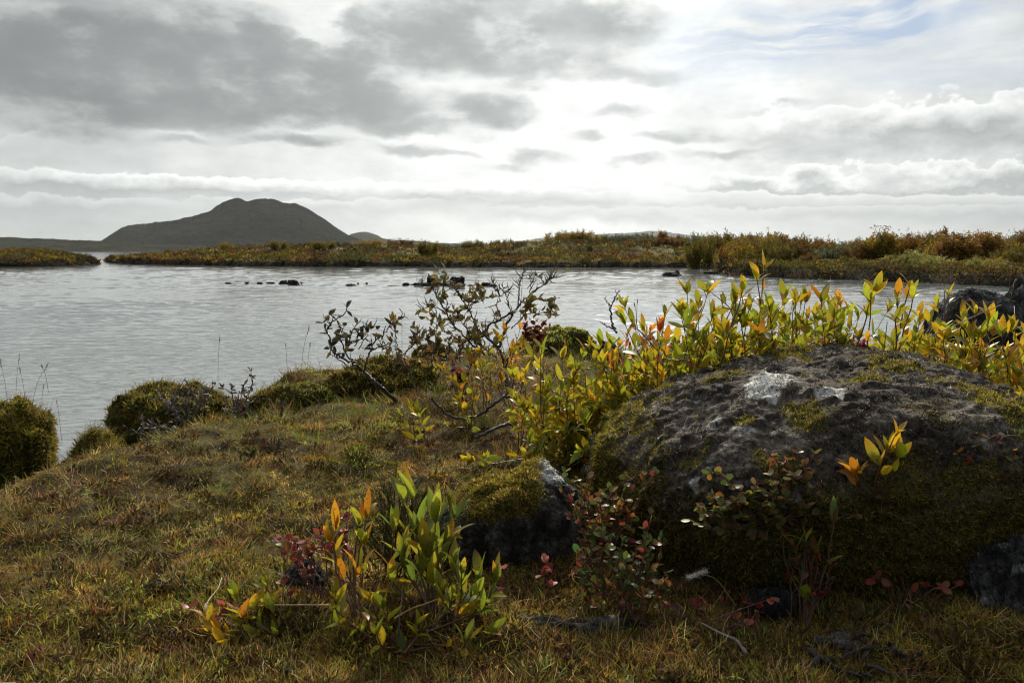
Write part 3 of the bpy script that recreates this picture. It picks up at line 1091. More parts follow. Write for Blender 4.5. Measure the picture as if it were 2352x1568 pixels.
for i in range(26):
    px = rgt.uniform(1700, 2420)
    d = np.interp(px, [1700, 1850, 2080, 2420], [56, 46, 39, 34]) + rgt.uniform(0.5, 3)
    place_bush(px, 640, 1176 * 0 + 577 + (1.30 - rgt.uniform(0.75, 1.25)) / d * F, rgt.uniform(45, 90), ['yellow', 'gold', 'brown', 'olive', 'pale'][rgt.integers(5)], 'dome', d,
               'knee high bush in the fringe along the right bank', 'low bushes fringing the right bank')


# ------------------------------------------------------------------ rocks
def rock_mesh(mb, c, r, seed, n=60, boxy=2.6, amp=(0.16, 0.06, 0.02), shape=None, colf=None, flat_bottom=0.5):
    """A lumpy stone: a rounded box with broken relief, closed all round."""
    m = n * 2
    th = np.linspace(0, np.pi, n)
    ph = np.linspace(0, 2 * np.pi, m, endpoint=False)
    TH, PH = np.meshgrid(th, ph, indexing='ij')
    Dv = np.stack([np.sin(TH) * np.cos(PH), np.sin(TH) * np.sin(PH), np.cos(TH)], -1)
    k = (np.abs(Dv) ** boxy).sum(-1) ** (-1 / boxy)
    r = np.asarray(r, float)
    f = 1 + amp[0] * fbm(Dv * 1.6 + seed, 3, seed) + amp[1] * fbm(Dv * 5 + seed, 3, seed + 9) + amp[2] * (np.abs(fbm(Dv * 15 + seed, 3, seed + 17)) * 2 - 0.5)
    f[0, :] = f[0].mean()
    f[-1, :] = f[-1].mean()
    V = Dv * (k * f)[..., None] * r
    V[..., 2] = np.where(V[..., 2] < 0, V[..., 2] * flat_bottom, V[..., 2])
    if shape is not None:
        V = shape(V)
    V = V + np.asarray(c)
    idx = np.arange(n * m).reshape(n, m)
    nx = np.roll(idx, -1, 1)
    q = np.stack([idx[:-1], idx[1:], nx[1:], nx[:-1]], -1).reshape(-1, 4)
    col = colf(V) if colf else np.full(V.shape, 0.03)
    mb.add(V.reshape(-1, 3), quads=q, col=col.reshape(-1, 3))
    gu = np.gradient(V, axis=0)
    gv = np.roll(V, -1, 1) - np.roll(V, 1, 1)
    Nn = unit(np.cross(gu, gv))
    return V, Nn


def dark_stone(V):
    n = fbm(V * 9, 3, 5)
    return lerp(np.array([0.014, 0.013, 0.012]), np.array([0.05, 0.046, 0.04]), sstep(-0.2, 0.5, n)[..., None])


def mossy_stone(V):
    n = fbm(V * 3, 3, 6)
    c = dark_stone(V)
    return lerp(c, np.array([0.07, 0.075, 0.015]), (sstep(-0.1, 0.3, n) * sstep(0.1, 0.35, V[..., 2]))[..., None])


def lake_rock(px, py, w, h, label, group='stones standing out of the lake', mossy=False, seed=0, boxy=2.1):
    p = plane(px, py)
    d = p[1]
    rw, rh = w / F * d / 2, max(h / F * d, 0.05)
    mb = MB()
    rock_mesh(mb, (0, 0, 0.0), (rw, rw * 0.8, rh), 100 + seed, 30, boxy, (0.5, 0.22, 0.05), colf=mossy_stone if mossy else dark_stone)
    o = mb.build('rock', M_LAKEROCK)
    o.location = (p[0], d + rw * 0.6, 0.01)
    o.rotation_euler = (0, 0, R.uniform(-.5, .5))
    return tag(o, label, 'rock', group)


for i, (px, py, w, h, lab) in enumerate([
        (649, 652.5, 19, 8, 'left of the two larger dark stones in the open lake'),
        (671, 653.5, 26, 10, 'right and bigger of the two larger dark stones in the open lake'),
        (620, 651.5, 20, 2.2, 'flat dark stone just left of the two larger ones in the lake'),
        (596, 651.5, 14, 2.8, 'tiny flat stone third to the left of the two larger lake stones'),
        (566, 651, 9, 2.6, 'tiny stone fourth to the left of the two larger lake stones'),
        (522, 651.5, 15, 1.8, 'outermost tiny stone at the left end of the stone row in the lake'),
        (692, 651.5, 4, 2.2, 'speck of a stone just right of the two larger lake stones'),
        (804, 656.5, 22, 3.5, 'flat dark stone alone in the lake left of the rocky islet'),
        (822, 652.5, 5, 2.2, 'small stone behind the flat dark one left of the rocky islet'),
        (842, 652.5, 6, 3.0, 'small round stone nearest the left tip of the rocky islet'),
        (1117, 656.5, 22, 7, 'dark stone in the lake just right of the rocky islet'),
        (1134, 657.5, 18, 3.5, 'flat stone at the end of the row right of the rocky islet'),
        (1545, 633.5, 42, 8, 'long low dark rock in the lake left of the stony spit'),
        (1556, 633.0, 16, 11, 'humped end of the long low rock left of the stony spit'),
        (1636, 628.5, 32, 5, 'flat dark rock at the tip of the stony spit'),
        (1661, 628, 20, 11, 'small mossy rock where the stony spit begins')]):
    lake_rock(px, py, w, h, lab, seed=i, mossy=(i == 15))

# rocky islet: a low mossy base with two boulders and a sprig on it
pI = plane(1000, 656.5)


def islet_at(px, dz, dd=0.0):
    return np.array([(px - 1176) / F * (pI[1] + dd), pI[1] + dd, dz])


mb = MB()
rock_mesh(mb, (0, 0, 0), (1.15, 0.55, 0.15), 140, 50, 2.2, (0.35, 0.2, 0.06), colf=mossy_stone)
o = mb.build('islet', M_LAKEROCK)
o.location = islet_at(1003, -0.03, 0.4)
tag(o, 'low mossy base of the rocky islet in the lake', 'islet')
for px, w, h, z, dd, lab, sd in [(1049, 0.54, 0.30, 0.06, 0.35, 'square dark boulder on the right end of the rocky islet', 151),
                                 (996, 0.50, 0.30, 0.08, 0.5, 'pointed mossy boulder in the middle of the rocky islet', 152),
                                 (932, 0.24, 0.10, 0.03, 0.3, 'small dark stone near the left end of the rocky islet', 153),
                                 (905, 0.50, 0.04, 0.0, 0.3, 'flat wet stone at the left tip of the rocky islet', 154),
                                 (1080, 0.40, 0.06, 0.0, 0.2, 'flat wet stone at the right tip of the rocky islet', 155)]:
    mb = MB()
    rock_mesh(mb, (0, 0, 0), (w / 2, w * 0.45, h), sd, 40, 2.3, (0.42, 0.22, 0.07), colf=mossy_stone if 'mossy' in lab else dark_stone)
    o = mb.build('rock', M_LAKEROCK)
    o.location = islet_at(px, z - 0.03, dd)
    tag(o, lab, 'rock', 'stones of the rocky islet')
root = empty('sprig', islet_at(970, 0.08, 0.4), 'thin leafy sprig growing on the left part of the rocky islet', 'plant')
ms, ml = MB(), MB()
for k in range(7):
    e = np.array([R.normal(0, .12), R.normal(0, .08), R.uniform(.12, .30) if k else 0.52])
    pts = spline([(0, 0, -0.05), e * [.3, .3, .6], e], 6)
    tube(ms, pts, np.linspace(0.008, 0.003, 6), (0.05, 0.04, 0.02), 4)
    n = 9
    u = R.uniform(.3, 1, n)
    ribbons(ml, lerp(pts[0], e, u[:, None]), R.normal(0, 1, (n, 3)) + [0, 0, .6], R.normal(0, 1, (n, 3)), .06, .035, .4, pick(n, [(.14, .16, .03), (.25, .2, .03)], [2, 1]), rows=3, cols=2)
ms.build('stems', M_TWIG, root)
ml.build('leaves', M_HEATH, root)

# ------------------------------------------------------------------ stones of the near shore
def boulder_shape(V):
    x, y, z = V[..., 0], V[..., 1], V[..., 2]
    # the top sinks towards the left end and a little towards the far right
    k = 1 - 0.06 * sstep(-0.05, -0.62, x) - 0.26 * sstep(0.22, 0.72, x)
    z2 = np.where(z > 0, z * k, z)
    y2 = y - 0.10 * z2 * (y < 0)
    return np.stack([x, y2, z2], -1)


BO_C = np.array([1.06, 2.50, 0.40])
BO_MASK = {}


def boulder_col(V):
    P = V
    rel = V - BO_C
    n = fbm(P * 11, 4, 201)
    n2 = fbm(P * 34, 3, 202)
    c = lerp(np.array([0.060, 0.049, 0.039]), np.array([0.165, 0.142, 0.117]), sstep(-0.25, 0.45, n * 0.6 + n2 * 0.5)[..., None])
    c = lerp(c, np.array([0.045, 0.034, 0.026]), (sstep(0.05, 0.4, fbm(P * 7, 3, 203)) * 0.7)[..., None])
    # grey-white crust lichen: three patches named by their place on the rock, and specks
    li = 0.7 * sstep(0.74, 0.80, fbm(P * 15, 3, 204) + 0.22 * sstep(0.2, 0.5, rel[..., 2])) * 0.8
    for (px, py, r) in ((1775, 865, 0.075), (1752, 892, 0.055), (1905, 902, 0.045)):
        vx = 1176 + F * V[..., 0] / (V[..., 1] * CP - (V[..., 2] - CAMZ) * SP)
        vy = 784 - F * (V[..., 1] * SP + (V[..., 2] - CAMZ) * CP) / (V[..., 1] * CP - (V[..., 2] - CAMZ) * SP)
        near = np.where((vx - px) ** 2 + (vy - py) ** 2 < 40, V[..., 1], 99.0)
        q = V.reshape(-1, 3)[int(near.argmin())]
        dd = np.linalg.norm((P - q) * [1, 1, 1.4], axis=-1) * (1 + 0.45 * fbm(P * 26, 3, 205)) + 0.012 * fbm(P * 60, 2, 206)
        li = np.maximum(li, sstep(r, r * 0.72, dd))
    c = lerp(c, np.array([0.56, 0.55, 0.52]) * (1 + 0.25 * n2[..., None]), li[..., None])
    mo = boulder_moss(P)
    c = lerp(c, np.array([0.085, 0.075, 0.018]), (mo * (1 - li) * 0.85)[..., None])
    return c


def boulder_moss(P):
    rel = P - BO_C
    n = fbm(P * 6.5, 4, 211)
    top = sstep(0.19, 0.36, n - 0.22 * sstep(0.0, -0.4, rel[..., 0]) + 0.10 * sstep(0.2, 0.5, rel[..., 2]) + 0.14 * sstep(0.15, 0.6, rel[..., 0]) * sstep(-0.2, 0.1, rel[..., 1]))
    front = sstep(0.47, 0.26, rel[..., 2] + 0.20 * n - 0.05 * rel[..., 0] + 0.06 * sstep(-0.25, -0.6, rel[..., 0])) * sstep(-0.05, -0.30, rel[..., 1])
    side = sstep(-0.60, -0.70, rel[..., 0] + 0.1 * n) * sstep(-0.15, 0.15, n)
    return np.clip(np.maximum(np.maximum(top, front), side), 0, 1)


def rock_hit(px, py):
    """Where a view ray meets the boulder's rounded box, roughly."""
    r = ray(px, py)
    r = r / r[1]
    d = np.linspace(1.6, 3.4, 900)
    p = np.array([0, 0, CAMZ]) + d[:, None] * r
    q = (p - BO_C) / np.array([0.80, 0.68, 0.56])
    k = 1 - 0.06 * sstep(-0.05, -0.62, p[:, 0] - BO_C[0]) - 0.26 * sstep(0.22, 0.72, p[:, 0] - BO_C[0])
    q[:, 2] /= k
    ins = (np.abs(q) ** 3.0).sum(1) < 1
    return p[int(np.argmax(ins))] if ins.any() else p[-1]


def fronds(mb, P, N, size, palette, weights, lay=0.7, width=0.15, rows=4):
    """Short curled moss or turf shoots on points P of a surface with normals N."""
    n = len(P)
    D = unit(N * R.uniform(1 - lay, 1.2, (n, 1)) + R.normal(0, 0.55, (n, 3)))
    s = size * R.uniform(0.55, 1.5, n)
    c = pick(n, palette, weights, 0.25)
    ribbons(mb, P - N * s[:, None] * 0.15, D, R.normal(0, 1, (n, 3)), s, s * width, R.normal(0.6, 0.9, n), c, rows=rows, cols=2, prof='frond', tip=np.clip(c * 1.25, 0, .9))


def scatter(V, Nn, n, w):
    """n random points of a grid surface, by area times weight w."""
    A = np.linalg.norm(np.cross(np.roll(V, -1, 0) - V, np.roll(V, -1, 1) - V), axis=-1)
    A[-1] = 0
    pr = (A * w).ravel()
    i = R.choice(pr.size, n, p=pr / pr.sum())
    m = V.shape[1]
    a, b = i // m, i % m
    u, v = R.random((n, 1)), R.random((n, 1))
    p00, p10, p01 = V[a, b], V[np.minimum(a + 1, V.shape[0] - 1), b], V[a, (b + 1) % m]
    return p00 + (p10 - p00) * u + (p01 - p00) * v, Nn[a, b]


MOSS_Y = ([(0.29, 0.235, 0.032), (0.19, 0.155, 0.024), (0.37, 0.30, 0.06), (0.12, 0.09, 0.02)], [4, 4, 2, 2])
MOSS_D = ([(0.15, 0.13, 0.022), (0.10, 0.095, 0.018), (0.21, 0.165, 0.028), (0.10, 0.065, 0.02)], [4, 4, 2, 2])
MOSS_G = ([(0.27, 0.25, 0.030), (0.18, 0.17, 0.024), (0.37, 0.32, 0.038), (0.20, 0.13, 0.028)], [4, 3, 2, 2])


def moss_part(root, V, Nn, w, n, size, pal, name='moss', lay=0.7):
    mb = MB()
    P, Np = scatter(V, Nn, n, w)
    fronds(mb, P, Np, size, *pal, lay=lay)
    o = mb.build(name, M_MOSS, root)
    o['kind'] = 'stuff'
    return mb


def outward(V, Nn, c):
    s = np.sign(((V - c) * Nn).sum(-1, keepdims=True))
    s[s == 0] = 1
    return Nn * s


def build_boulder():
    root = empty('boulder', (0, 0, 0), 'big dark lichen spotted boulder filling the right foreground', 'boulder')
    mb = MB()
    V, Nn = rock_mesh(mb, BO_C, (0.80, 0.68, 0.56), 7, 320, 2.9, (0.12, 0.028, 0.024), shape=boulder_shape, colf=boulder_col, flat_bottom=0.4)
    mb.build('stone', M_ROCK, root)
    Nn = outward(V, Nn, BO_C)
    vis = (V[..., 2] > 0.38) * (0.25 + (V[..., 1] < 2.75))
    mo = boulder_moss(V)
    top = (V[..., 2] > 0.72)
    moss_part(root, V, Nn, mo * vis * top, 30000, 0.010, MOSS_Y)
    moss_part(root, V, Nn, mo * vis * ~top, 120000, 0.0125, ([(0.18, 0.14, 0.024), (0.08, 0.065, 0.014), (0.30, 0.23, 0.045), (0.045, 0.034, 0.012)], [4, 4, 2, 2]))  # moss below the top toned darker to stand for the boulder's shade
    crust = sstep(0.0, 0.3, fbm(V * 30, 3, 221)) * (1 - mo) * vis
    mbc = MB()
    P, Np = scatter(V, Nn, 16000, crust)
    n = len(P)
    ribbons(mbc, P, unit(Np * 0.5 + R.normal(0, 0.7, (n, 3))), R.normal(0, 1, (n, 3)), R.uniform(.004, .010, n), R.uniform(.003, .007, n), 0.8,
            pick(n, [(0.09, 0.078, 0.066), (0.20, 0.185, 0.165), (0.05, 0.040, 0.031), (0.40, 0.385, 0.35)], [4, 2, 5, .8], 0.2), rows=2, cols=2, prof='frond')
    o = mbc.build('lichen', M_MOSS, root)
    o['kind'] = 'stuff'


build_boulder()

CAP_C = np.array([-0.02, 2.25, 0.41])


def cap_shape(V):
    x, z = V[..., 0], V[..., 2]
    k = 0.86 + 0.20 * np.exp(-((x - 0.10) / 0.10) ** 2) - 0.20 * sstep(-0.06, -0.19, x)
    return np.stack([x, V[..., 1], np.where(z > 0, z * k, z)], -1)


def cap_moss(P):
    r = P - CAP_C
    n = fbm(P * 12, 3, 231)
    return sstep(0.165, 0.195, r[..., 2] + 0.03 * n - 0.10 * (r[..., 0] + .1)) * sstep(0.115, 0.07, r[..., 0] + 0.03 * n)


def cap_col(P):
    r = P - CAP_C
    n = fbm(P * 24, 4, 232)
    c = lerp(np.array([0.026, 0.024, 0.021]), np.array([0.105, 0.098, 0.088]), sstep(-0.25, 0.5, n)[..., None])
    teal = sstep(0.0, 0.4, fbm(P * 10, 3, 233)) * sstep(0.02, -0.06, r[..., 0])
    c = lerp(c, np.array([0.125, 0.155, 0.14]), (teal * 0.4)[..., None])
    white = sstep(0.240, 0.252, r[..., 2] + 0.02 * n) * sstep(-0.125, -0.095, r[..., 1] + 0.03 * n) * sstep(0.05, 0.09, r[..., 0] + 0.02 * n)
    c = lerp(c, np.array([0.44, 0.44, 0.43]), white[..., None])
    c = lerp(c, np.array([0.10, 0.085, 0.02]), (cap_moss(P) * 0.8)[..., None])
    return c


def build_cap_rock():
    root = empty('rock', (0, 0, 0), 'knee high rock with a yellow moss cap and a white lichen tip', 'rock')
    mb = MB()
    V, Nn = rock_mesh(mb, CAP_C, (0.225, 0.19, 0.255), 19, 120, 2.8, (0.14, 0.10, 0.04), shape=cap_shape, colf=cap_col)
    mb.build('stone', M_ROCK, root)
    Nn = outward(V, Nn, CAP_C)
    mo = cap_moss(V)
    moss_part(root, V, Nn, mo, 16000, 0.013, ([(0.28, 0.215, 0.035), (0.19, 0.145, 0.024), (0.36, 0.28, 0.07), (0.10, 0.075, 0.018)], [4, 3, 2, 2]), lay=0.85)
    foot = sstep(0.07, 0.03, V[..., 2] - CAP_C[2] + 0.03 * fbm(V * 14, 3, 234)) * (V[..., 2] > 0.38)
    moss_part(root, V, Nn, foot, 3000, 0.018, MOSS_D)


build_cap_rock()


def stone(px, py, d, w, h, dep, label, seed, mossy=0.0, amp=(0.30, 0.13, 0.06), grey=1.0, pal=MOSS_G, n=70, size=0.014, boxy=2.5, tilt=None, group=None, lichen=0.3, nf=6000):
    """A stone with its foot in the turf: px, py is the foot's middle, w and h its size in metres."""
    b = at(px, py, d)
    c = np.array([b[0], d + dep * 0.5, float(gz(b[0], d + dep * 0.5)) - 0.03])

    def colf(P):
        k = fbm(P * 14, 4, seed + 1)
        cc = lerp(np.array([0.022, 0.021, 0.020]), np.array([0.12, 0.115, 0.11]) * grey, sstep(-0.25, 0.5, k)[..., None])
        cc = lerp(cc, np.array([0.34, 0.34, 0.33]), (sstep(0.42, 0.52, fbm(P * 20, 3, seed + 2)) * lichen)[..., None])
        mm = sstep(0.1, -0.1, fbm(P * 5, 3, seed + 3) + 0.35 - mossy) if mossy else np.zeros(P.shape[:-1])
        return lerp(cc, np.array([0.05, 0.052, 0.012]), (mm * 0.9)[..., None])
    root = empty('rock', (0, 0, 0), label, 'rock', group)
    mb = MB()
    V, Nn = rock_mesh(mb, c, (w / 2, dep / 2, h + 0.03), seed, n, boxy, amp, shape=tilt, colf=colf)
    mb.build('stone', M_ROCK, root)
    if mossy:
        Nn = outward(V, Nn, c)
        mm = sstep(0.1, -0.1, fbm(V * 5, 3, seed + 3) + 0.35 - mossy) * (V[..., 2] > c[2])
        moss_part(root, V, Nn, mm + 1e-6, nf, size, pal)
    return root


stone(2285, 752, 6.3, 0.80, 0.56, 0.6, 'upright dark rock standing by the water at the right edge', 301, grey=0.9, lichen=0.5, boxy=2.2, amp=(0.16, 0.06, 0.02), n=110)
stone(2385, 748, 6.9, 0.46, 0.64, 0.4, 'paler grey rock just behind the upright dark one', 302, grey=1.3, lichen=0.6, boxy=2.1, amp=(0.16, 0.06, 0.02), n=110)
stone(1936, 792, 4.9, 0.33, 0.27, 0.3, 'dark lava stone half hidden in the tall willow row', 303, grey=0.6)
stone(1272, 808, 6.3, 0.72, 0.24, 0.70, 'smooth green moss covered rock at the water behind the twiggy shrub', 304, mossy=1.0, pal=([(0.46, 0.44, 0.04), (0.32, 0.32, 0.03), (0.55, 0.50, 0.07)], [3, 3, 1]), size=0.018, boxy=2.2, lichen=0.0, nf=9000)
stone(985, 840, 6.0, 0.30, 0.10, 0.25, 'brownish stone under the twiggy shrub at the water', 305, mossy=0.3, grey=0.9, pal=MOSS_D)
stone(1405, 800, 6.0, 0.20, 0.14, 0.2, 'small dark stone left of the willow row', 306, grey=0.6)
stone(690, 1368, 1.86, 0.115, 0.045, 0.12, 'dark hole edged stone under the red leaved plant', 307, grey=0.35, lichen=0.0, n=50)
stone(1330, 1478, 1.66, 0.36, 0.022, 0.11, 'flat grey stone lying level with the turf near the bottom', 308, grey=1.1, lichen=0.4, mossy=0.25, pal=MOSS_Y, nf=2500)
stone(2352, 1452, 1.70, 0.15, 0.13, 0.16, 'pale edged grey rock at the lower right edge', 309, grey=0.75, lichen=0.9, amp=(0.42, 0.22, 0.10), n=110)
stone(1800, 1430, 1.78, 0.16, 0.04, 0.10, 'dark stone at the foot of the big boulder', 310, grey=0.6, lichen=0.0)
stone(1960, 1545, 1.575, 0.17, 0.014, 0.07, 'low grey lava stone under the dark roots', 311, grey=1.0, lichen=0.3, n=50)


# ------------------------------------------------------------------ moss hummocks at the water
def hummock(px, py, d, w, h, dep, label, seed, pal, n=9000, size=0.022, boxy=2.5, shape=None, grass=0):
    b = at(px, py, d)
    c = np.array([b[0], d + dep * 0.45, b[2]])

    def colf(P):
        return lerp(np.array([0.030, 0.026, 0.010]), np.array([0.060, 0.058, 0.014]), sstep(-0.3, 0.4, fbm(P * 8, 3, seed))[..., None])
    root = empty('hummock', (0, 0, 0), label, 'hummock', 'moss hummocks along the water')
    mb = MB()
    V, Nn = rock_mesh(mb, c, (w / 2, dep / 2, h), seed, 80, boxy, (0.30, 0.14, 0.06), shape=shape, colf=colf, flat_bottom=0.6)
    mb.build('core', M_SOIL, root)
    Nn = outward(V, Nn, c)
    tone = sstep(-0.2, 0.3, fbm(V * 4, 3, seed + 4))
    ok = (V[..., 2] > c[2] - 0.1).astype(float)
    moss_part(root, V, Nn, ok * (0.2 + tone), n, size, pal)
    moss_part(root, V, Nn, ok * (1.2 - tone), int(n * .7), size * 1.2, ([(0.20, .15, .026), (.15, .10, .024), (.11, .11, .022), (.26, .17, .04)], [3, 2, 2, 1]))
    if grass:
        mg = MB()
        P, Np = scatter(V, Nn, grass, (Nn[..., 2] > 0.4) * ok)
        k = len(P)
        ribbons(mg, P, unit(Np + R.normal(0, .3, (k, 3)) + [0, 0, .6]), R.normal(0, 1, (k, 3)), R.uniform(.03, .09, k), R.uniform(.0016, .003, k), R.normal(.5, .5, k),
                pick(k, [(0.17, 0.15, 0.035), (0.24, 0.17, 0.06), (0.12, 0.08, 0.03)], [3, 2, 1]), rows=4, cols=2, prof='blade')
        o = mg.build('grass', M_GRASS, root)
        o['kind'] = 'stuff'
    return root


hummock(-30, 1118, 3.75, 0.36, 0.37, 0.45, 'tall dark moss hummock cut by the left edge, yellow on top', 401, MOSS_G, boxy=2.8, grass=700)
hummock(362, 1030, 4.55, 0.70, 0.30, 0.6, 'broad rounded dark moss hummock beside the water on the left', 402, MOSS_G, n=12000, grass=900)
hummock(190, 1104, 3.85, 0.22, 0.19, 0.3, 'small green moss hummock between the two dark ones', 403, MOSS_G, n=5000, grass=900)
hummock(868, 955, 4.75, 0.76, 0.30, 0.6, 'green moss hummock under the leaning bare shrub', 404, ([(0.38, .34, .04), (.26, .24, .032), (.46, .40, .05), (.24, .16, .03)], [4, 3, 2, 1]), n=12000, grass=900)
hummock(82, 1070, 3.8, 0.05, 0.16, 0.1, 'small tuft of moss hanging from the hummock at the left edge', 405, MOSS_G, n=900, size=0.018)
hummock(655, 985, 4.5, 0.66, 0.20, 0.5, 'low yellow green moss cushion between the twiggy shrubs and the broad hummock', 406, ([(0.22, 0.20, 0.045), (0.15, 0.14, 0.03), (0.28, 0.24, 0.08)], [3, 3, 1]), n=7000)

# ------------------------------------------------------------------ willows
GREEN = (0.21, 0.235, 0.018)
LIME = (0.28, 0.27, 0.020)
GOLD = (0.43, 0.285, 0.016)
AMBER = (0.42, 0.18, 0.014)
RUST = (0.42, 0.12, 0.025)
BROWN = (0.16, 0.075, 0.025)
DEEP = (0.085, 0.13, 0.035)
BARKC = (0.075, 0.042, 0.024)
BARKR = (0.13, 0.050, 0.022)


def willow_shoot(ms, ml, base, tip, leaf, tones, wts, nl=15, rad=0.0038, droop=0.0, bare=0.30, spread=1.0, bow=0.28, wr=(0.28, 0.42), side=0):
    base, tip = np.asarray(base, float), np.asarray(tip, float)
    h = np.linalg.norm(tip - base)
    mid = lerp(base, tip, 0.5) + np.array([(tip[0] - base[0]) * bow, (tip[1] - base[1]) * bow, -0.06 * h]) + R.normal(0, 0.075 * h, 3)
    pts = spline([base, mid, tip], 14)
    pts[1:-1] += R.normal(0, 0.005 * h, (12, 3))
    tube(ms, pts, np.linspace(rad, rad * 0.36, 14), lerp(np.array(BARKC), np.array(BARKR), R.random()), 5)
    u = np.sort(bare + (1 - bare) * R.random(nl) ** 0.75)
    u[-4:] = R.uniform(0.95, 1.0, 4)
    P = np.stack([np.interp(u * 13, np.arange(14), pts[:, j]) for j in range(3)], -1)
    T = unit(np.stack([np.interp(u * 13, np.arange(14), np.gradient(pts, axis=0)[:, j]) for j in range(3)], -1))
    th = np.arange(nl) * 2.4 + R.uniform(0, 6.28)
    A = unit(np.cross(T, np.array([0.2, 0.9, 0.1])))
    B = np.cross(T, A)
    Rd = np.cos(th)[:, None] * A + np.sin(th)[:, None] * B
    phi = np.radians(lerp(68, 27, u ** 2) * spread + R.normal(0, 9, nl))
    D = T * np.cos(phi)[:, None] + Rd * np.sin(phi)[:, None] + np.array([0, 0, 0.12])
    Nn = T * np.sin(phi)[:, None] - Rd * np.cos(phi)[:, None] + R.normal(0, 0.35, (nl, 3))
    L = leaf * R.uniform(0.45, 1.18, nl) * lerp(0.85, 1.0, np.minimum(u * 1.2, 1))
    c = pick(nl, tones, wts, 0.14)
    # lower leaves have turned first
    old = (R.random(nl) > u + 0.34)
    c[old] = pick(int(old.sum()), [GOLD, AMBER, BROWN, RUST], [5, 3, 1.2, .6], 0.16)
    tip_c = np.where((R.random(nl) < 0.30)[:, None], pick(nl, [AMBER, BROWN, GOLD], [2, 1, 3], 0.1), c * 1.06)
    ribbons(ml, P, D, Nn, L, L * R.uniform(wr[0], wr[1], nl), R.normal(-0.25, 0.45, nl) - droop, c, rows=7, cols=3, prof='leaf', fold=R.uniform(.12, .38), tip=tip_c, wave=0.05)
    # side twigs, each ending in a tuft of leaves
    for _ in range(side):
        k = R.integers(4, 11)
        out = unit(unit(R.normal(0, 1, 3) * [1, .8, .25]) * 0.9 + T.mean(0) * R.uniform(.35, .9))
        e = pts[k] + out * h * R.uniform(.16, .34)
        e[2] = max(e[2], float(gz(e[0], e[1])) + .04)
        willow_shoot(ms, ml, pts[k], e, leaf * .92, tones, wts, R.integers(6, 10), rad * .6, droop, .35, spread, bow * .5, wr, 0)


def willow(label, base, tips, leaf=0.066, tones=(GREEN, LIME, GOLD, AMBER), wts=(4, 4.5, 2.2, .5), d=2.8, dj=0.12, fill=0, nl=18, rad=0.0034, group='yellow leaved willows of the near shore', twigs=2, bare=0.3, spread=1.0, wr=(0.28, 0.42), side=None):
    """A willow: shoots run from the root to the traced tips (pixel x, y, optional distance)."""
    b = np.asarray(base, float)
    side = (3 if (fill >= 5 and b[1] > 2.2) else 0) if side is None else side
    root = empty('willow', (0, 0, 0), label, 'willow', group)
    ms, ml = MB(), MB()
    tw = []
    for t in tips:
        dd = t[2] if len(t) > 2 else d + R.normal(0, dj)
        tw.append(at(t[0], t[1] + leaf * (0.55 if nl >= 9 else 0.12) * F / dd, dd))
    for tp in tw:
        willow_shoot(ms, ml, b + R.normal(0, .035 if side else (.02 if fill else .001), 3) * [1, 1, 0], tp, leaf, tones, wts, nl, rad, bare=bare, spread=spread, wr=wr, side=side)
    for _ in range(fill):
        i, j = R.integers(len(tw)), R.integers(len(tw))
        tp = lerp(tw[i], tw[j], R.random())
        tp = lerp(b, tp, R.uniform(0.40, 0.90)) + R.normal(0, 0.085, 3) * [1.3, 1, .8]
        tp[2] = max(tp[2], float(gz(tp[0], tp[1])) + 0.05)
        willow_shoot(ms, ml, lerp(b, tp, .3) * [1, 1, 0] + [0, 0, b[2]] + R.normal(0, 0.06, 3) * [1, 1, 0], tp, leaf * 0.95, tones, wts, max(5, int(nl * 0.75)), rad * 0.85, bare=bare, spread=spread, wr=wr, side=side)
    for _ in range(twigs):
        tp = lerp(b, tw[R.integers(len(tw))], R.uniform(.5, .9)) + R.normal(0, .09 if b[1] > 2.3 else .03, 3)
        tube(ms, spline([b, lerp(b, tp, .5) + R.normal(0, .03, 3), tp], 8), np.linspace(rad * .7, rad * .25, 8), (0.10, 0.085, 0.075), 4)
    ms.build('stems', M_TWIG, root)
    ml.build('leaves', M_WILLOW, root)
    return root


def gp(px, d):
    x = (px - 1176) / F * d
    return onground(x, d)


YEL = dict(tones=(LIME, GOLD, GREEN, AMBER), wts=(4, 4, 1.5, 1))
willow('willow left of the boulder whose lowest leaves hang in front of the gnarled root', gp(1345, 3.05),
       [(1245, 772), (1236, 815), (1292, 800), (1340, 785), (1318, 840), (1375, 870), (1252, 880), (1290, 900), (1340, 930), (1415, 880), (1225, 960), (1395, 935)], d=3.0, fill=22, leaf=0.068)
willow('willow with pointed green shoots at the upper left end of the boulder', gp(1430, 3.0),
       [(1430, 708), (1420, 765), (1380, 762), (1450, 790), (1410, 800), (1475, 800), (1400, 850), (1455, 855), (1500, 840)], d=3.0, fill=18, leaf=0.067)
willow('willow shoot with orange red leaves standing among the green ones', gp(1480, 3.15), [(1458, 728), (1516, 735), (1440, 745), (1478, 765), (1500, 770)],
       d=3.15, tones=(RUST, AMBER, AMBER, GOLD), wts=(4, 3, 3, 1), fill=4, leaf=0.069)
willow('willow with two forked shoots left of the tallest shoot', gp(1600, 2.85),
       [(1578, 640), (1627, 642), (1528, 688), (1562, 690), (1600, 700), (1545, 750), (1580, 760), (1615, 740), (1640, 720)], d=2.85, fill=22, leaf=0.068)
willow('tallest willow, its leading shoot reaching up to the far bank', gp(1680, 2.8),
       [(1757, 582), (1738, 612), (1705, 640), (1690, 655), (1660, 668), (1725, 668), (1640, 690), (1765, 672), (1700, 700), (1740, 720)], d=2.8, fill=26, leaf=0.069, rad=0.005)
willow('bushy willow in the middle of the row right of the tallest shoot', gp(1770, 2.85),
       [(1802, 660), (1822, 672), (1790, 690), (1770, 720), (1842, 662), (1812, 730), (1750, 760), (1830, 735)], d=2.9, fill=22, leaf=0.067)
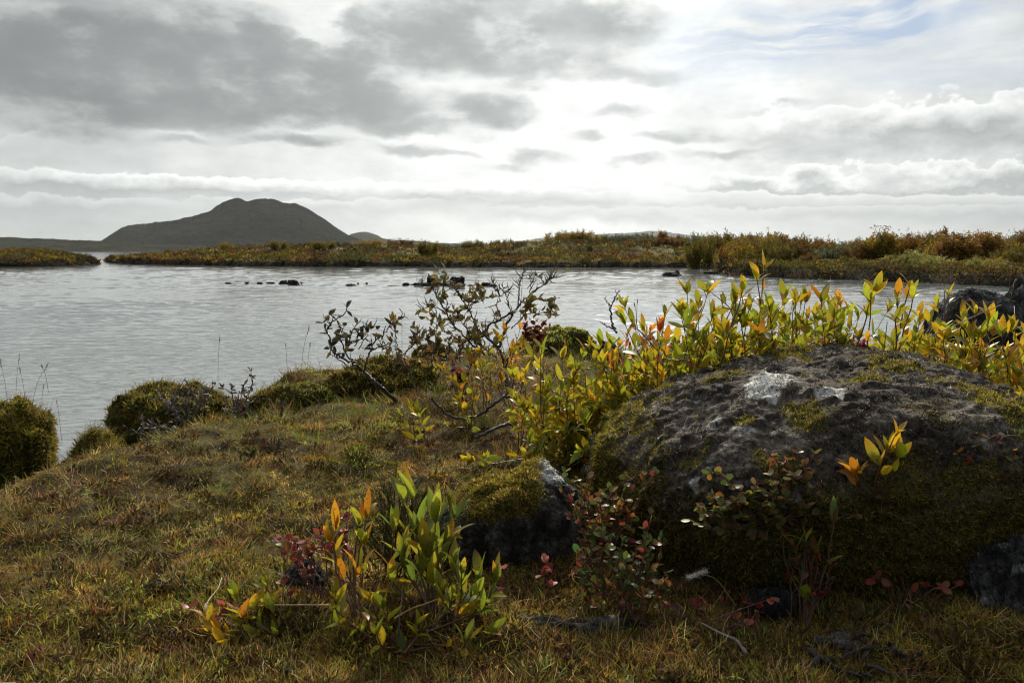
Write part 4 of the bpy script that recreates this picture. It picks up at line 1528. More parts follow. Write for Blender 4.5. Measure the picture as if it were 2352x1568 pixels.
willow('willow with a crowded leafy crown left of the dark lava stone', gp(1880, 2.95),
       [(1850, 664), (1886, 660), (1900, 668), (1930, 662), (1945, 690), (1870, 700), (1915, 705), (1972, 705), (1890, 740)], d=2.95, fill=22, leaf=0.067)
willow('sparse willow with two long bare forks ending in leaf tufts', gp(1960, 2.75),
       [(2012, 640), (2090, 634), (2062, 652), (2000, 655), (2100, 640)], d=2.8, fill=3, leaf=0.069, nl=9, bare=0.74, rad=0.0052)
willow('willow behind the boulder crest with drooping golden lower leaves', gp(2040, 2.95),
       [(2052, 758), (2030, 745), (2112, 705), (2080, 745), (2010, 775), (2100, 770)], d=3.0, fill=13, leaf=0.067, **YEL)
willow('willow with a green pointed top left of the upright rock', gp(2140, 2.9),
       [(2152, 678), (2132, 715), (2110, 700), (2165, 735), (2090, 760), (2160, 770), (2125, 765)], d=2.95, fill=16, leaf=0.067)
willow('willow in front of the upright rock on the right', gp(2235, 2.7),
       [(2212, 704), (2242, 690), (2272, 700), (2195, 745), (2230, 740), (2280, 745), (2205, 790), (2260, 790)], d=2.75, fill=18, leaf=0.068, **YEL)
willow('golden willow at the right edge beside the boulder', gp(2330, 2.6),
       [(2302, 730), (2332, 745), (2360, 735), (2310, 790), (2345, 800), (2290, 820), (2370, 780), (2335, 840)], d=2.65, fill=22, leaf=0.069, **YEL)
willow('low willow with broad green leaves above the right shoulder of the boulder', gp(2290, 2.45),
       [(2246, 862), (2262, 880), (2232, 885), (2335, 850), (2345, 880), (2300, 900), (2352, 905)], d=2.42, fill=11, leaf=0.069, nl=9)
willow('low tangle of willow leaves behind the left shoulder of the boulder', gp(1560, 2.95),
       [(1520, 800), (1560, 790), (1600, 800), (1640, 790), (1690, 780), (1500, 850), (1580, 830), (1740, 790)], d=2.95, fill=20, leaf=0.067, **YEL)
willow('low tangle of willow leaves behind the middle of the boulder crest', gp(1900, 3.15),
       [(1800, 780), (1850, 775), (1900, 770), (1960, 780), (2000, 790), (1830, 745), (1930, 760)], d=3.15, fill=18, leaf=0.067, **YEL)
# small bright willow shoots among the twigs and grass
willow('bright yellow willow sprig in the middle of the twiggy shrub', gp(1105, 4.1), [(1078, 818), (1100, 808), (1125, 812), (1090, 830), (1110, 835)], d=4.1, fill=3, leaf=0.069, nl=8, **YEL)
willow('golden willow sprig against the moss covered rock', gp(1180, 4.2), [(1160, 740), (1195, 735), (1188, 770), (1150, 760), (1175, 790), (1200, 775)], d=4.2, fill=4, leaf=0.069, nl=9, tones=(GOLD, AMBER, GOLD), wts=(4, 2, 2))
willow('tiny yellow willow sprig below the bright one in the twiggy shrub', gp(1062, 3.95), [(1045, 878), (1068, 872), (1060, 890)], d=3.95, leaf=0.08, nl=7, twigs=0, **YEL)
willow('low yellow green willow sprig beside the dry flower head', gp(950, 3.55), [(926, 940), (944, 928), (958, 945), (966, 955), (935, 955)], d=3.55, leaf=0.065, nl=7, twigs=0, rad=.003)
willow('pair of faint yellow sprigs left of the leafy willow', gp(1085, 3.6), [(1055, 918), (1082, 905), (1092, 920), (1070, 940)], d=3.6, leaf=0.07, nl=6, twigs=0, rad=.003, **YEL)
willow('yellow sprig on a thin stem left of the willow at the boulder', gp(1190, 3.3), [(1180, 858), (1206, 850), (1195, 868)], d=3.3, leaf=0.07, nl=6, twigs=1, rad=.003, **YEL)
willow('two drooping yellow leaves above the moss capped rock', gp(1265, 2.75), [(1215, 1010, 2.7), (1238, 1000, 2.7), (1228, 955, 2.75), (1205, 935, 2.8)], d=2.7, leaf=0.066, nl=6, twigs=1, rad=.003, bare=.6, **YEL)
# foreground
FG = dict(tones=((0.20, 0.22, 0.022), (0.14, 0.17, 0.026), (0.11, 0.14, 0.035), (0.27, .26, .024)), wts=(4, 4, 2, 1.5), wr=(0.24, 0.34))
willow('large green willow in the foreground left of the moss capped rock', gp(985, 1.74),
       [(925, 1100, 1.86), (950, 1098, 1.83), (905, 1160, 1.82), (958, 1180, 1.80), (1000, 1150, 1.84), (1042, 1140, 1.84), (1020, 1200, 1.80), (985, 1230, 1.78), (930, 1230, 1.8)],
       fill=0, leaf=0.090, nl=9, bare=0.30, spread=0.62, **FG)
willow('leafy green willow leaning right in front of the moss capped rock', gp(1020, 1.70),
       [(1042, 1268, 1.74), (1060, 1275, 1.74), (1100, 1290, 1.76), (1135, 1300, 1.76), (1082, 1330, 1.73), (1110, 1350, 1.71), (1020, 1330, 1.72)],
       fill=1, leaf=0.067, nl=10, bare=0.3, spread=0.7, **FG)
willow('willow shoot with yellow and amber leaves left of the large green willow', gp(800, 1.70),
       [(842, 1175, 1.80), (825, 1190, 1.79), (772, 1205, 1.78), (760, 1235, 1.76), (838, 1240, 1.77)],
       fill=0, leaf=0.069, nl=7, bare=0.3, spread=0.6, wr=(0.22, 0.32), tones=(GREEN, GOLD, AMBER, LIME), wts=(3, 3, 2, 1))
willow('sprawling willow shoots at the feet of the large green willow', gp(905, 1.64),
       [(850, 1345, 1.66), (770, 1340, 1.66), (880, 1360, 1.65), (800, 1400, 1.64), (960, 1400, 1.65), (1115, 1420, 1.66), (1075, 1465, 1.62)], fill=3, leaf=0.056, nl=9, bare=0.25, tones=(GREEN, GOLD, LIME, AMBER), wts=(4, 2, 2, 1))
willow('small willow with green and amber leaves left of the foreground willows', gp(610, 1.66),
       [(612, 1320, 1.74), (585, 1370, 1.70), (628, 1375, 1.70), (560, 1400, 1.68), (650, 1440, 1.66), (600, 1430, 1.66)], fill=1, leaf=0.052, nl=9, bare=0.25, tones=(GREEN, LIME, GOLD), wts=(4, 2, 2))
willow('orange leaved willow sprig in the grass left of the small green willow', gp(548, 1.63),
       [(480, 1418, 1.66), (555, 1410, 1.66), (520, 1465, 1.63), (505, 1440, 1.64)], leaf=0.052, nl=6, bare=0.35, twigs=0, rad=.003, tones=(GOLD, AMBER, (0.55, .28, .015)), wts=(3, 2, 3))
willow('orange tipped sprig at the lower left corner', gp(160, 1.56), [(72, 1515, 1.6), (205, 1505, 1.6), (148, 1515, 1.6), (172, 1530, 1.6)], leaf=0.055, nl=4, bare=0.6, spread=.45, twigs=0, rad=.003, tones=(GOLD, AMBER, RUST), wts=(4, 3, 1))
willow('yellow two leaved sprig cut by the bottom edge', gp(1285, 1.545), [(1268, 1540, 1.56), (1305, 1545, 1.56)], leaf=0.05, nl=4, bare=0.7, twigs=0, rad=.003, tones=(GOLD, GOLD), wts=(1, 1))
willow('low green willow sprig near the bottom edge', gp(1000, 1.60), [(930, 1490, 1.62), (965, 1520, 1.6), (1070, 1465, 1.62), (1090, 1520, 1.6)], leaf=0.056, nl=5, bare=0.5, twigs=0, rad=.003, **FG)
willow('yellow leaved willow sprig standing in front of the shaded boulder', at(2000, 1140, 1.84),
       [(2058, 990, 1.82), (2062, 1040, 1.82), (2020, 1060, 1.81), (1965, 1085, 1.80), (2045, 1030, 1.83), (1975, 1080, 1.81)], leaf=0.062, nl=5, bare=0.62, twigs=0, rad=.0032, tones=(GOLD, GOLD, LIME, AMBER), wts=(4, 2, 2, 1))
willow('dull green willow sprig in the deep shade under the boulder', gp(1880, 1.70), [(1915, 1190, 1.75), (1850, 1230, 1.74), (1870, 1265, 1.74), (1825, 1250, 1.74)], leaf=0.055, nl=6, bare=.4, twigs=0, rad=.003, tones=(DEEP, GREEN, (0.2, .09, .03)), wts=(3, 2, 1))


# ------------------------------------------------------------------ bilberry and dwarf birch: small round leaves, some red
B_GREEN = (0.075, 0.105, 0.030)
B_OLIVE = (0.13, 0.13, 0.028)
B_RED = (0.29, 0.055, 0.038)
B_ORANGE = (0.29, 0.125, 0.030)
B_WINE = (0.17, 0.030, 0.030)


def berry(label, base, tips, leaf=0.020, tones=(B_GREEN, B_OLIVE, B_ORANGE, B_RED, B_WINE), wts=(4, 3, 2, 1, 1), nl=11, sub=2, group='small round leaved shrubs', rad=0.0022):
    b = np.asarray(base, float)
    root = empty('bilberry', (0, 0, 0), label, 'bilberry', group)
    ms, ml = MB(), MB()
    for (px, py, d) in tips:
        main = at(px, py, d)
        ends = [main] + [main + R.normal(0, 0.035, 3) * [1, .8, .8] - [0, 0, .01] for _ in range(sub)]
        start = b + R.normal(0, .02 if (sub or len(tips) > 4) else .0015, 3) * [1, 1, 0]
        fork = lerp(start, main, R.uniform(.35, .6)) + R.normal(0, .012, 3)
        tube(ms, spline([start, lerp(start, fork, .5) + R.normal(0, .01, 3), fork], 6), np.linspace(rad, rad * .8, 6), (0.09, 0.045, 0.035), 4)
        for e in ends:
            pts = spline([fork, lerp(fork, e, .55) + R.normal(0, .010, 3), e], 7)
            tube(ms, pts, np.linspace(rad * .75, rad * .4, 7), (0.11, 0.045, 0.035), 4)
            u = np.sort(R.uniform(.25, 1, nl))
            u[-3:] = 1.0
            P = np.stack([np.interp(u * 6, np.arange(7), pts[:, j]) for j in range(3)], -1)
            T = unit(e - fork)
            D = unit(R.normal(0, 1, (nl, 3)) * [1, 1, .55] + T * 0.7)
            Nn = np.array([0, 0, 1.0]) + R.normal(0, .55, (nl, 3))
            L = leaf * R.uniform(.65, 1.2, nl)
            c = pick(nl, tones, wts, .16)
            ribbons(ml, P, D, Nn, L, L * R.uniform(.58, .78, nl), R.normal(.1, .4, nl), c, rows=6, cols=3, prof='round', fold=.12,
                    tip=np.where((R.random(nl) < .3)[:, None], pick(nl, [B_ORANGE, B_RED], [2, 1]), c))
    ms.build('stems', M_TWIG, root)
    ml.build('leaves', M_BERRY, root)
    return root


SHADE = dict(tones=((0.11, .14, .04), (.19, .17, .035), (0.15, 0.10, 0.055), B_ORANGE), wts=(5, 3, 2, 1))
berry('bilberry bush with red tips between the moss capped rock and the boulder', gp(1380, 1.95), [(1310, 1110, 2.0), (1350, 1095, 2.0), (1400, 1120, 2.0), (1440, 1095, 2.0), (1340, 1160, 1.97), (1400, 1170, 1.95), (1320, 1190, 1.95), (1375, 1140, 1.95), (1430, 1150, 1.93), (1450, 1190, 1.9), (1360, 1215, 1.9)], nl=11,
      wts=(4, 4, 2.5, .8, 1))
berry('green bilberry clump with glossy leaves below the red tipped bush', gp(1440, 1.80), [(1380, 1230, 1.85), (1430, 1240, 1.82), (1480, 1215, 1.84), (1520, 1250, 1.82), (1350, 1270, 1.82), (1470, 1280, 1.79), (1410, 1300, 1.78), (1340, 1330, 1.76)], nl=9,
      tones=((0.07, .13, .03), B_GREEN, B_OLIVE, B_RED), wts=(4, 3, 2, .7))
berry('bilberry bush growing from the shaded front of the boulder', at(1760, 1215, 1.83), [(1690, 1150, 1.80), (1730, 1110, 1.82), (1780, 1090, 1.84), (1850, 1105, 1.84), (1640, 1140, 1.80), (1880, 1130, 1.83), (1810, 1140, 1.80), (1600, 1165, 1.80), (1750, 1160, 1.78), (1705, 1185, 1.78), (1660, 1175, 1.79), (1840, 1165, 1.80), (1780, 1190, 1.78)], nl=14, sub=3, **SHADE)
berry('bilberry spray with orange leaves reaching up the middle of the boulder', at(1830, 1150, 1.84), [(1808, 1055, 1.85), (1870, 1040, 1.86), (1845, 1070, 1.85), (1800, 1085, 1.85)], nl=6, tones=(B_ORANGE, B_OLIVE, (0.2, .1, .06), B_RED), wts=(3, 3, 2, 1))
berry('bilberry spray with one bright red leaf on the right face of the boulder', at(2255, 1090, 1.86), [(2200, 1040, 1.86), (2275, 1005, 1.86), (2240, 1020, 1.86), (2310, 1045, 1.86), (2225, 1060, 1.85), (2325, 1060, 1.85)], nl=6, sub=1, tones=(B_GREEN, (0.14, .07, .05), B_ORANGE, B_RED), wts=(4, 3, 2, .6))
berry('dark red bilberry sprig in the shade below the boulder', gp(1850, 1.72), [(1830, 1290, 1.74), (1870, 1270, 1.74), (1905, 1300, 1.73), (1845, 1250, 1.75)], nl=6, sub=1, tones=(B_WINE, B_GREEN, (0.2, .08, .04)), wts=(3, 2, 1))
berry('red leaved bilberry left of the large green willow', gp(715, 1.80), [(640, 1245, 1.84), (668, 1255, 1.83), (695, 1250, 1.83), (735, 1235, 1.84), (690, 1285, 1.80), (660, 1270, 1.82), (720, 1265, 1.82)], nl=6, tones=((0.24, .05, .04), (0.26, .11, .03), B_WINE, (0.24, .10, .07)), wts=(3, 3, 2, 3))
berry('crimson bilberry leaves behind the yellow and amber willow shoot', gp(775, 1.86), [(765, 1205, 1.88), (790, 1225, 1.88), (780, 1190, 1.89)], nl=7, tones=(B_RED, B_WINE, (0.25, .02, .04)), wts=(3, 3, 2))
berry('small red leaved sprig in the grass above the orange willow sprig', gp(545, 1.68), [(435, 1395, 1.70), (515, 1390, 1.70), (540, 1400, 1.69), (510, 1415, 1.68)], nl=4, sub=0, leaf=.022, tones=(B_RED, B_WINE, B_ORANGE), wts=(3, 1, 1))
PINK = dict(nl=5, sub=0, leaf=.022, tones=((0.32, .10, .09), B_WINE, B_RED), wts=(3, 2, 1))
berry('pinkish bilberry sprig below the moss capped rock', gp(1165, 1.80), [(1160, 1305, 1.82), (1150, 1350, 1.78)], **PINK)
berry('pink leaved bilberry sprig at the right foot of the moss capped rock', gp(1240, 1.81), [(1255, 1290, 1.83), (1245, 1320, 1.8)], **PINK)
berry('row of dull red leaves creeping along the foot of the boulder', gp(2130, 1.74), [(2075, 1340, 1.76), (2120, 1345, 1.75), (2165, 1350, 1.75), (2200, 1345, 1.75), (2010, 1330, 1.77)], nl=5, sub=0, leaf=.022, tones=(B_WINE, (0.26, .07, .05), B_RED), wts=(3, 3, 1))
berry('creeping wine red sprigs between the flat stone and the boulder', gp(1640, 1.66), [(1600, 1385, 1.7), (1660, 1380, 1.7), (1735, 1405, 1.68), (1690, 1420, 1.67), (1560, 1400, 1.68)], nl=6, sub=1, tones=(B_WINE, B_ORANGE, (0.25, .14, .08), B_RED), wts=(3, 2, 2, 1))
berry('bilberry with green and red leaves below the green clump', gp(1500, 1.70), [(1450, 1340, 1.74), (1500, 1310, 1.75), (1530, 1345, 1.72), (1405, 1345, 1.72), (1480, 1365, 1.7)], nl=8, sub=1)
berry('deep red shrublet under the bright yellow willow sprig', gp(1060, 4.3), [(1045, 850, 4.3), (1075, 845, 4.3), (1055, 865, 4.3)], nl=12, leaf=.026, tones=(B_WINE, B_RED, (0.1, .05, .03)), wts=(3, 1, 2))
berry('dark red shrublet on the left side of the moss covered rock', gp(1222, 5.9), [(1205, 745, 5.9), (1230, 735, 5.9), (1250, 745, 5.9), (1215, 765, 5.9), (1240, 770, 5.9)], nl=12, leaf=.035, sub=2, tones=(B_WINE, (0.12, .04, .03), B_RED), wts=(4, 4, 1))
berry('crimson shrublet glowing behind the crest of the boulder', gp(1930, 3.0), [(1880, 790, 2.95), (1930, 775, 2.95), (1960, 785, 2.95), (1985, 800, 2.9), (1910, 800, 2.9)], nl=14, leaf=.024, sub=3, tones=(B_RED, B_WINE, (0.3, .02, .03)), wts=(3, 3, 2))
berry('reddish shrublet at the left of the tall willow row', gp(1500, 3.2), [(1480, 790, 3.2), (1520, 780, 3.2), (1555, 770, 3.2), (1500, 805, 3.15)], nl=14, leaf=.024, sub=3, tones=(B_WINE, (0.2, .06, .03), B_ORANGE), wts=(3, 3, 2))
berry('red shrublet beside the bare twigs on the broad hummock', gp(560, 4.6), [(540, 915, 4.6), (570, 905, 4.6), (585, 920, 4.6), (555, 935, 4.55)], nl=10, leaf=.022, tones=(B_WINE, B_RED, (0.12, .06, .03)), wts=(3, 1, 2))


# ------------------------------------------------------------------ dark needle leaved crowberry
def crowberry(label, base, tips, group='dark needle leaved shrublets', tones=((0.045, 0.060, 0.016), (0.070, 0.085, 0.020), (0.11, 0.12, 0.02))):
    root = empty('crowberry', (0, 0, 0), label, 'crowberry', group)
    ms, ml = MB(), MB()
    b = np.asarray(base, float)
    for (px, py, d) in tips:
        e0 = at(px, py, d)
        for k in range(4):
            e = e0 + (R.normal(0, .022, 3) if k else 0)
            s = lerp(b, e0, R.uniform(0, .35)) + R.normal(0, .02, 3)
            pts = spline([s, lerp(s, e, .5) + R.normal(0, .012, 3), e], 8)
            tube(ms, pts, np.linspace(.0022, .001, 8), (0.06, 0.04, 0.025), 4)
            n = 120
            u = R.random(n) ** .7
            P = np.stack([np.interp(u * 7, np.arange(8), pts[:, j]) for j in range(3)], -1)
            ribbons(ml, P, R.normal(0, 1, (n, 3)) + unit(e - s) * .9, R.normal(0, 1, (n, 3)), R.uniform(.006, .011, n), R.uniform(.0016, .0024, n), .2, pick(n, tones, [4, 3, 1]), rows=3, cols=2, prof='frond')
    ms.build('stems', M_TWIG, root)
    ml.build('leaves', M_MOSS, root)


crowberry('dark green crowberry bush behind the large green willow', gp(900, 1.98), [(880, 1095, 2.05), (900, 1085, 2.05), (930, 1105, 2.03), (870, 1130, 2.02), (915, 1130, 2.0), (960, 1100, 2.05), (850, 1170, 2.0), (900, 1170, 1.98), (950, 1150, 2.0),
                                                                               (985, 1120, 2.05), (1040, 1160, 2.0), (1010, 1140, 2.02), (1060, 1180, 1.98), (870, 1210, 1.95), (930, 1200, 1.95), (820, 1200, 1.95)])
crowberry('dark crowberry tuft in the left of the turf', gp(330, 2.0), [(350, 1350, 1.9), (375, 1345, 1.9), (395, 1352, 1.9), (340, 1370, 1.85), (420, 1370, 1.85)], tones=((0.05, 0.04, 0.02), (0.07, 0.06, 0.02), (0.10, .07, .02)))
crowberry('small dark crowberry tuft near the two dry twigs', gp(570, 3.1), [(565, 1040, 3.1), (585, 1035, 3.1), (575, 1055, 3.1)])


# ------------------------------------------------------------------ bare and withered twig shrubs (traced limbs)
def zp(zx, zy):
    return 673.75 + zx * 0.3386, 612.5 + zy * 0.3386


def twig_shrub(label, limbs, d, rad, leafy=(), tones=((0.10, 0.085, 0.045), (0.15, 0.12, 0.04), (0.07, 0.055, 0.035), (0.20, 0.14, 0.05)), leaf=0.055, curlm=0.9, group='leafless twig shrubs', side=5, dens=1.0, foot=True, barkc=(0.060, 0.048, 0.040)):
    root = empty('twig_shrub', (0, 0, 0), label, 'shrub', group)
    ms, ml = MB(), MB()
    for i, (pts, r0, r1, lf) in enumerate(limbs):
        n = len(pts)
        dd = d + np.cumsum(R.normal(0, 0.03, n))
        w = np.array([at(*zp(*p), q) for p, q in zip(pts, dd)])
        s = spline(w, max(8, n * 5))
        s[1:-1] += R.normal(0, 0.0034 * d / 4, (len(s) - 2, 3))
        tube(ms, s, np.linspace(r0, r1, len(s)) * rad * R.uniform(.9, 1.1, len(s)), np.array(barkc) * R.uniform(.7, 1.4), 6)
        # short side spurs
        for _ in range(int(side * len(s) / 12)):
            k = R.integers(len(s) // 4, len(s))
            e = s[k] + unit(R.normal(0, 1, 3) + [0, 0, .7] + unit(s[-1] - s[0])) * R.uniform(.02, .075) * d / 4.3
            tube(ms, np.array([s[k], lerp(s[k], e, .5) + R.normal(0, .004, 3), e]), np.array([.0030, .0022, .0012]) * d / 4.3, np.array(barkc) * 1.15, 4)
            if lf and R.random() < .55 * lf:
                m = R.integers(1, 4)
                ribbons(ml, np.repeat(e[None], m, 0), R.normal(0, .8, (m, 3)) + [0, 0, .35], R.normal(0, 1, (m, 3)), leaf * R.uniform(.6, 1.15, m), leaf * R.uniform(.28, .46, m), R.normal(curlm, .8, m),
                        pick(m, tones, [3, 3, 2, 1][:len(tones)]), rows=6, cols=3, prof='leaf', fold=.5, wave=.14)
        if lf:
            m = int((len(s) * .5 + 4) * lf * dens)
            k = np.minimum((len(s) * (0.35 + .65 * R.random(m))).astype(int), len(s) - 1)
            ribbons(ml, s[k], R.normal(0, .8, (m, 3)) + [0, 0, .35], R.normal(0, 1, (m, 3)), leaf * R.uniform(.6, 1.15, m), leaf * R.uniform(.28, .46, m), R.normal(curlm, .8, m),
                    pick(m, tones, [3, 3, 2, 1][:len(tones)]), rows=6, cols=3, prof='leaf', fold=.5, wave=.14)
    ms.build('stems', M_TWIG, root)
    if ml.n:
        ml.build('leaves', M_DRY, root)
    return root


twig_shrub('bare grey shrub leaning out to the left over the water with a few curled leaves', [
    ([(728, 950), (640, 860), (560, 790), (480, 715), (430, 665), (385, 630)], 2.6, 1.5, 0),
    ([(430, 668), (370, 640), (300, 600), (265, 560), (245, 480), (228, 430), (262, 370), (320, 335), (375, 262)], 1.4, .55, .8),
    ([(385, 632), (355, 580), (375, 520), (400, 440), (440, 365)], 1.1, .45, .6),
    ([(480, 712), (500, 620), (530, 560), (560, 480), (620, 460), (680, 380), (742, 348)], 1.2, .4, .35),
    ([(530, 572), (600, 540), (685, 512)], .8, .35, .5),
    ([(350, 575), (325, 500), (330, 430), (345, 395)], .9, .4, .9),
    ([(230, 430), (250, 390), (203, 345)], .6, .35, 0),
    ([(400, 690), (345, 655), (300, 625), (265, 600)], .9, .4, .3),
    ([(440, 560), (470, 500), (445, 470)], .6, .35, 1.0),
    ([(415, 540), (450, 440), (500, 400), (590, 400)], .7, .35, .5)], 4.5, 0.0050, leaf=.065,
    tones=((0.07, 0.062, 0.05), (0.12, 0.10, 0.05), (0.055, 0.045, 0.035), (0.18, 0.13, 0.04)), dens=.45, side=4)
twig_shrub('tall dark branched shrub with bare upper twigs in the centre', [
    ([(1455, 850), (1440, 720), (1420, 620), (1395, 540), (1430, 440), (1480, 330), (1540, 255), (1605, 190), (1700, 122), (1742, 70), (1785, 5)], 2.0, .4, 0),
    ([(1530, 262), (1535, 130), (1545, 80), (1568, 15)], .8, .3, 0),
    ([(1600, 192), (1612, 110), (1596, 60)], .6, .3, 0),
    ([(1698, 124), (1672, 60), (1632, 58)], .6, .3, 0),
    ([(1700, 122), (1745, 80), (1785, 70)], .6, .3, 0),
    ([(1408, 330), (1380, 265), (1400, 200), (1368, 150), (1350, 105)], .8, .3, 0),
    ([(1400, 200), (1445, 175), (1475, 150)], .6, .3, 0),
    ([(1480, 330), (1445, 210), (1410, 120)], .7, .3, 0),
    ([(1395, 540), (1300, 470), (1312, 410), (1400, 360), (1485, 308)], 1.6, 1.0, .1),
    ([(1300, 470), (1240, 400), (1195, 300), (1150, 230), (1115, 170), (1090, 150)], 1.1, .4, .55),
    ([(1250, 560), (1185, 500), (1130, 440), (1062, 370), (1040, 320), (1000, 250), (962, 180), (935, 130)], 1.2, .4, .8),
    ([(1040, 322), (950, 262), (905, 270), (850, 300)], .7, .3, .5),
    ([(1050, 210), (1012, 180), (1022, 85)], .7, .3, 1.2),
    ([(1192, 292), (1225, 240), (1270, 215), (1322, 215)], .7, .3, .5),
    ([(1150, 232), (1200, 190), (1255, 150)], .7, .3, .8),
    ([(1260, 560), (1180, 560), (1100, 480), (1010, 420), (970, 320)], .9, .35, .9),
    ([(1300, 600), (1240, 520), (1170, 420), (1090, 290)], .9, .35, .7),
    ([(1440, 640), (1380, 560), (1330, 480), (1260, 470)], .8, .35, .6),
    ([(1380, 620), (1300, 560), (1200, 470), (1160, 350)], .8, .35, .7),
    ([(1562, 330), (1622, 310), (1700, 330), (1805, 300)], .8, .3, .5),
    ([(1740, 330), (1745, 290), (1750, 265)], .5, .3, 1.0),
    ([(1480, 420), (1540, 360), (1590, 290), (1580, 250)], .7, .3, .8)], 4.25, 0.0050, leaf=.060, side=8,
    tones=((0.24, 0.20, 0.07), (0.32, 0.25, 0.06), (0.15, 0.125, 0.065), (0.19, 0.12, 0.045)), dens=.7)
twig_shrub('withered shrub with curled brown leaves between the leaning one and the tall one', [
    ([(860, 900), (800, 740), (745, 660), (705, 540), (692, 450), (690, 415)], 1.3, .4, .9),
    ([(745, 655), (665, 610), (600, 565)], .8, .35, .6),
    ([(742, 600), (800, 540), (862, 480), (915, 490)], .8, .35, 1.0),
    ([(765, 580), (825, 505), (830, 470)], .7, .35, .8),
    ([(900, 860), (905, 700), (950, 600), (985, 520), (960, 440)], 1.1, .4, .9),
    ([(930, 840), (1000, 700), (1050, 600), (1060, 500)], 1.1, .4, .9),
    ([(1100, 820), (1080, 700), (1120, 600), (1190, 560)], 1.0, .4, .8),
    ([(1180, 800), (1200, 680), (1250, 600), (1330, 560)], 1.0, .4, .7),
    ([(1000, 760), (930, 640), (860, 590)], .8, .35, .8),
    ([(1130, 640), (1150, 540), (1260, 500)], .8, .35, .7)], 4.6, 0.0044, leaf=.058, side=8,
    tones=((0.20, 0.15, 0.065), (0.27, 0.18, 0.055), (0.12, 0.09, 0.05), (0.30, 0.20, 0.055)), dens=.7)
twig_shrub('gnarled grey root looping over the grass in front of the tall shrub', [
    ([(940, 895), (1020, 980), (1100, 1022), (1200, 1022), (1290, 992), (1350, 930), (1440, 880), (1530, 890), (1590, 930), (1625, 985)], 1.2, 2.0, 0),
    ([(1530, 892), (1545, 980), (1520, 1050)], 2.2, 2.6, 0),
    ([(1600, 1030), (1520, 1050), (1400, 1080), (1300, 1130), (1240, 1160)], 2.2, 1.4, 0),
    ([(1440, 882), (1470, 800), (1440, 700), (1460, 610)], 1.5, .8, 0)], 3.55, 0.0047, side=2, barkc=(0.085, 0.075, 0.065))
twig_shrub('thin bare forked twig standing against the water left of the willow row', [
    ([(2192, 445), (2170, 400), (2150, 340), (2152, 270), (2180, 220), (2222, 152)], .9, .35, 0),
    ([(2150, 285), (2130, 245), (2110, 215)], .5, .3, 0),
    ([(2178, 222), (2205, 215), (2238, 210)], .5, .3, 0),
    ([(2190, 440), (2120, 400), (2080, 372)], .6, .3, 0)], 3.4, 0.0062, side=1)
# twigs with silvery withered leaves on and around the broad hummock
SIL = dict(tones=((0.13, 0.115, 0.10), (0.085, 0.07, 0.06), (0.19, 0.17, 0.15), (0.06, 0.045, 0.04)), leaf=.038, group='withered silver leaved twigs')


def iz(px, py):
    return (px - 673.75) / 0.3386, (py - 612.5) / 0.3386


def fan(label, foot, heads, d, rad, **kw):
    twig_shrub(label, [([iz(*foot), iz(foot[0] * .55 + h[0] * .45 + R.normal(0, 4), foot[1] * .5 + h[1] * .5), iz(*h)], 1.0, .4, .9) for h in heads], d, rad, **kw)


fan('silvery withered twigs spread over the right side of the broad hummock', (430, 985), [(360, 900), (375, 920), (395, 905), (410, 890), (430, 905), (450, 895), (470, 890), (495, 882), (400, 940), (470, 930)], 4.25, .0050, **SIL)
fan('low silvery withered twigs at the foot of the broad hummock', (390, 1035), [(300, 985), (318, 960), (340, 975), (352, 990), (385, 970), (400, 985), (330, 1000)], 3.95, .0045, **SIL)
fan('dark withered twigs standing right of the broad hummock', (545, 985), [(510, 905), (530, 890), (560, 885), (545, 920), (580, 880), (520, 940)], 4.4, .0048, **SIL)
fan('bare forked dark twigs in the turf below the moss cushion', (640, 1010), [(560, 930), (600, 960), (620, 940), (585, 975), (670, 960), (650, 930), (605, 1000)], 3.9, .0045, side=3, tones=((0.08, 0.06, 0.04),) * 4, leaf=.03, group='withered silver leaved twigs')


# ------------------------------------------------------------------ dead wood, fallen leaves, seed heads
def stick(label, p, q, r0, r1, col, name='stick', bend=0.02, group='dead sticks on the turf'):
    mb = MB()
    a, b = np.asarray(p, float), np.asarray(q, float)
    s = spline([a, lerp(a, b, .35) + R.normal(0, bend, 3) * [1, 1, .3], lerp(a, b, .7) + R.normal(0, bend, 3) * [1, 1, .3], b], 18)
    tube(mb, s, np.linspace(r0, r1, 18) * R.uniform(.85, 1.15, 18), col, 7)
    o = mb.build(name, M_BARK, origin=a)
    return tag(o, label, 'stick', group)


def gpx(px, py, lift=0.006):
    return G(px, py) + np.array([0, 0, lift])


stick('grey weathered stick lying in the grass below the boulder', gpx(1612, 1452, .02), gpx(1715, 1512, .010), .002, .0045, (0.20, 0.18, 0.16), bend=.006)
stick('thin pale dry stalk lying across the grass left of the foreground willows', gpx(590, 1418, .03), gpx(770, 1425, .035), .0012, .0022, (0.42, 0.32, 0.16), bend=.006)
stick('thin straw lying slanted in the turf below the mossy bank', gpx(510, 1345, .02), gpx(470, 1410, .01), .0018, .0012, (0.40, 0.33, 0.20), bend=.004)
stick('broken pale stalk bent over the foreground willow', at(905, 1420, 1.66), at(1005, 1375, 1.68), .0022, .0014, (0.36, 0.24, 0.08), bend=.006)
stick('pale straw crossing the dark foot of the boulder', at(2140, 1437, 1.66), at(2262, 1420, 1.68), .0016, .0012, (0.42, 0.36, 0.26), bend=.006)
stick('long pale stalk slanting across the willows at the right edge', at(2130, 775, 2.6), at(2300, 700, 2.6), .0022, .0014, (0.40, 0.35, 0.25), bend=.006, group=None)
root = empty('root', (0, 0, 0), 'dark gnarled dead roots at the bottom edge right of the middle', 'root')
mb = MB()
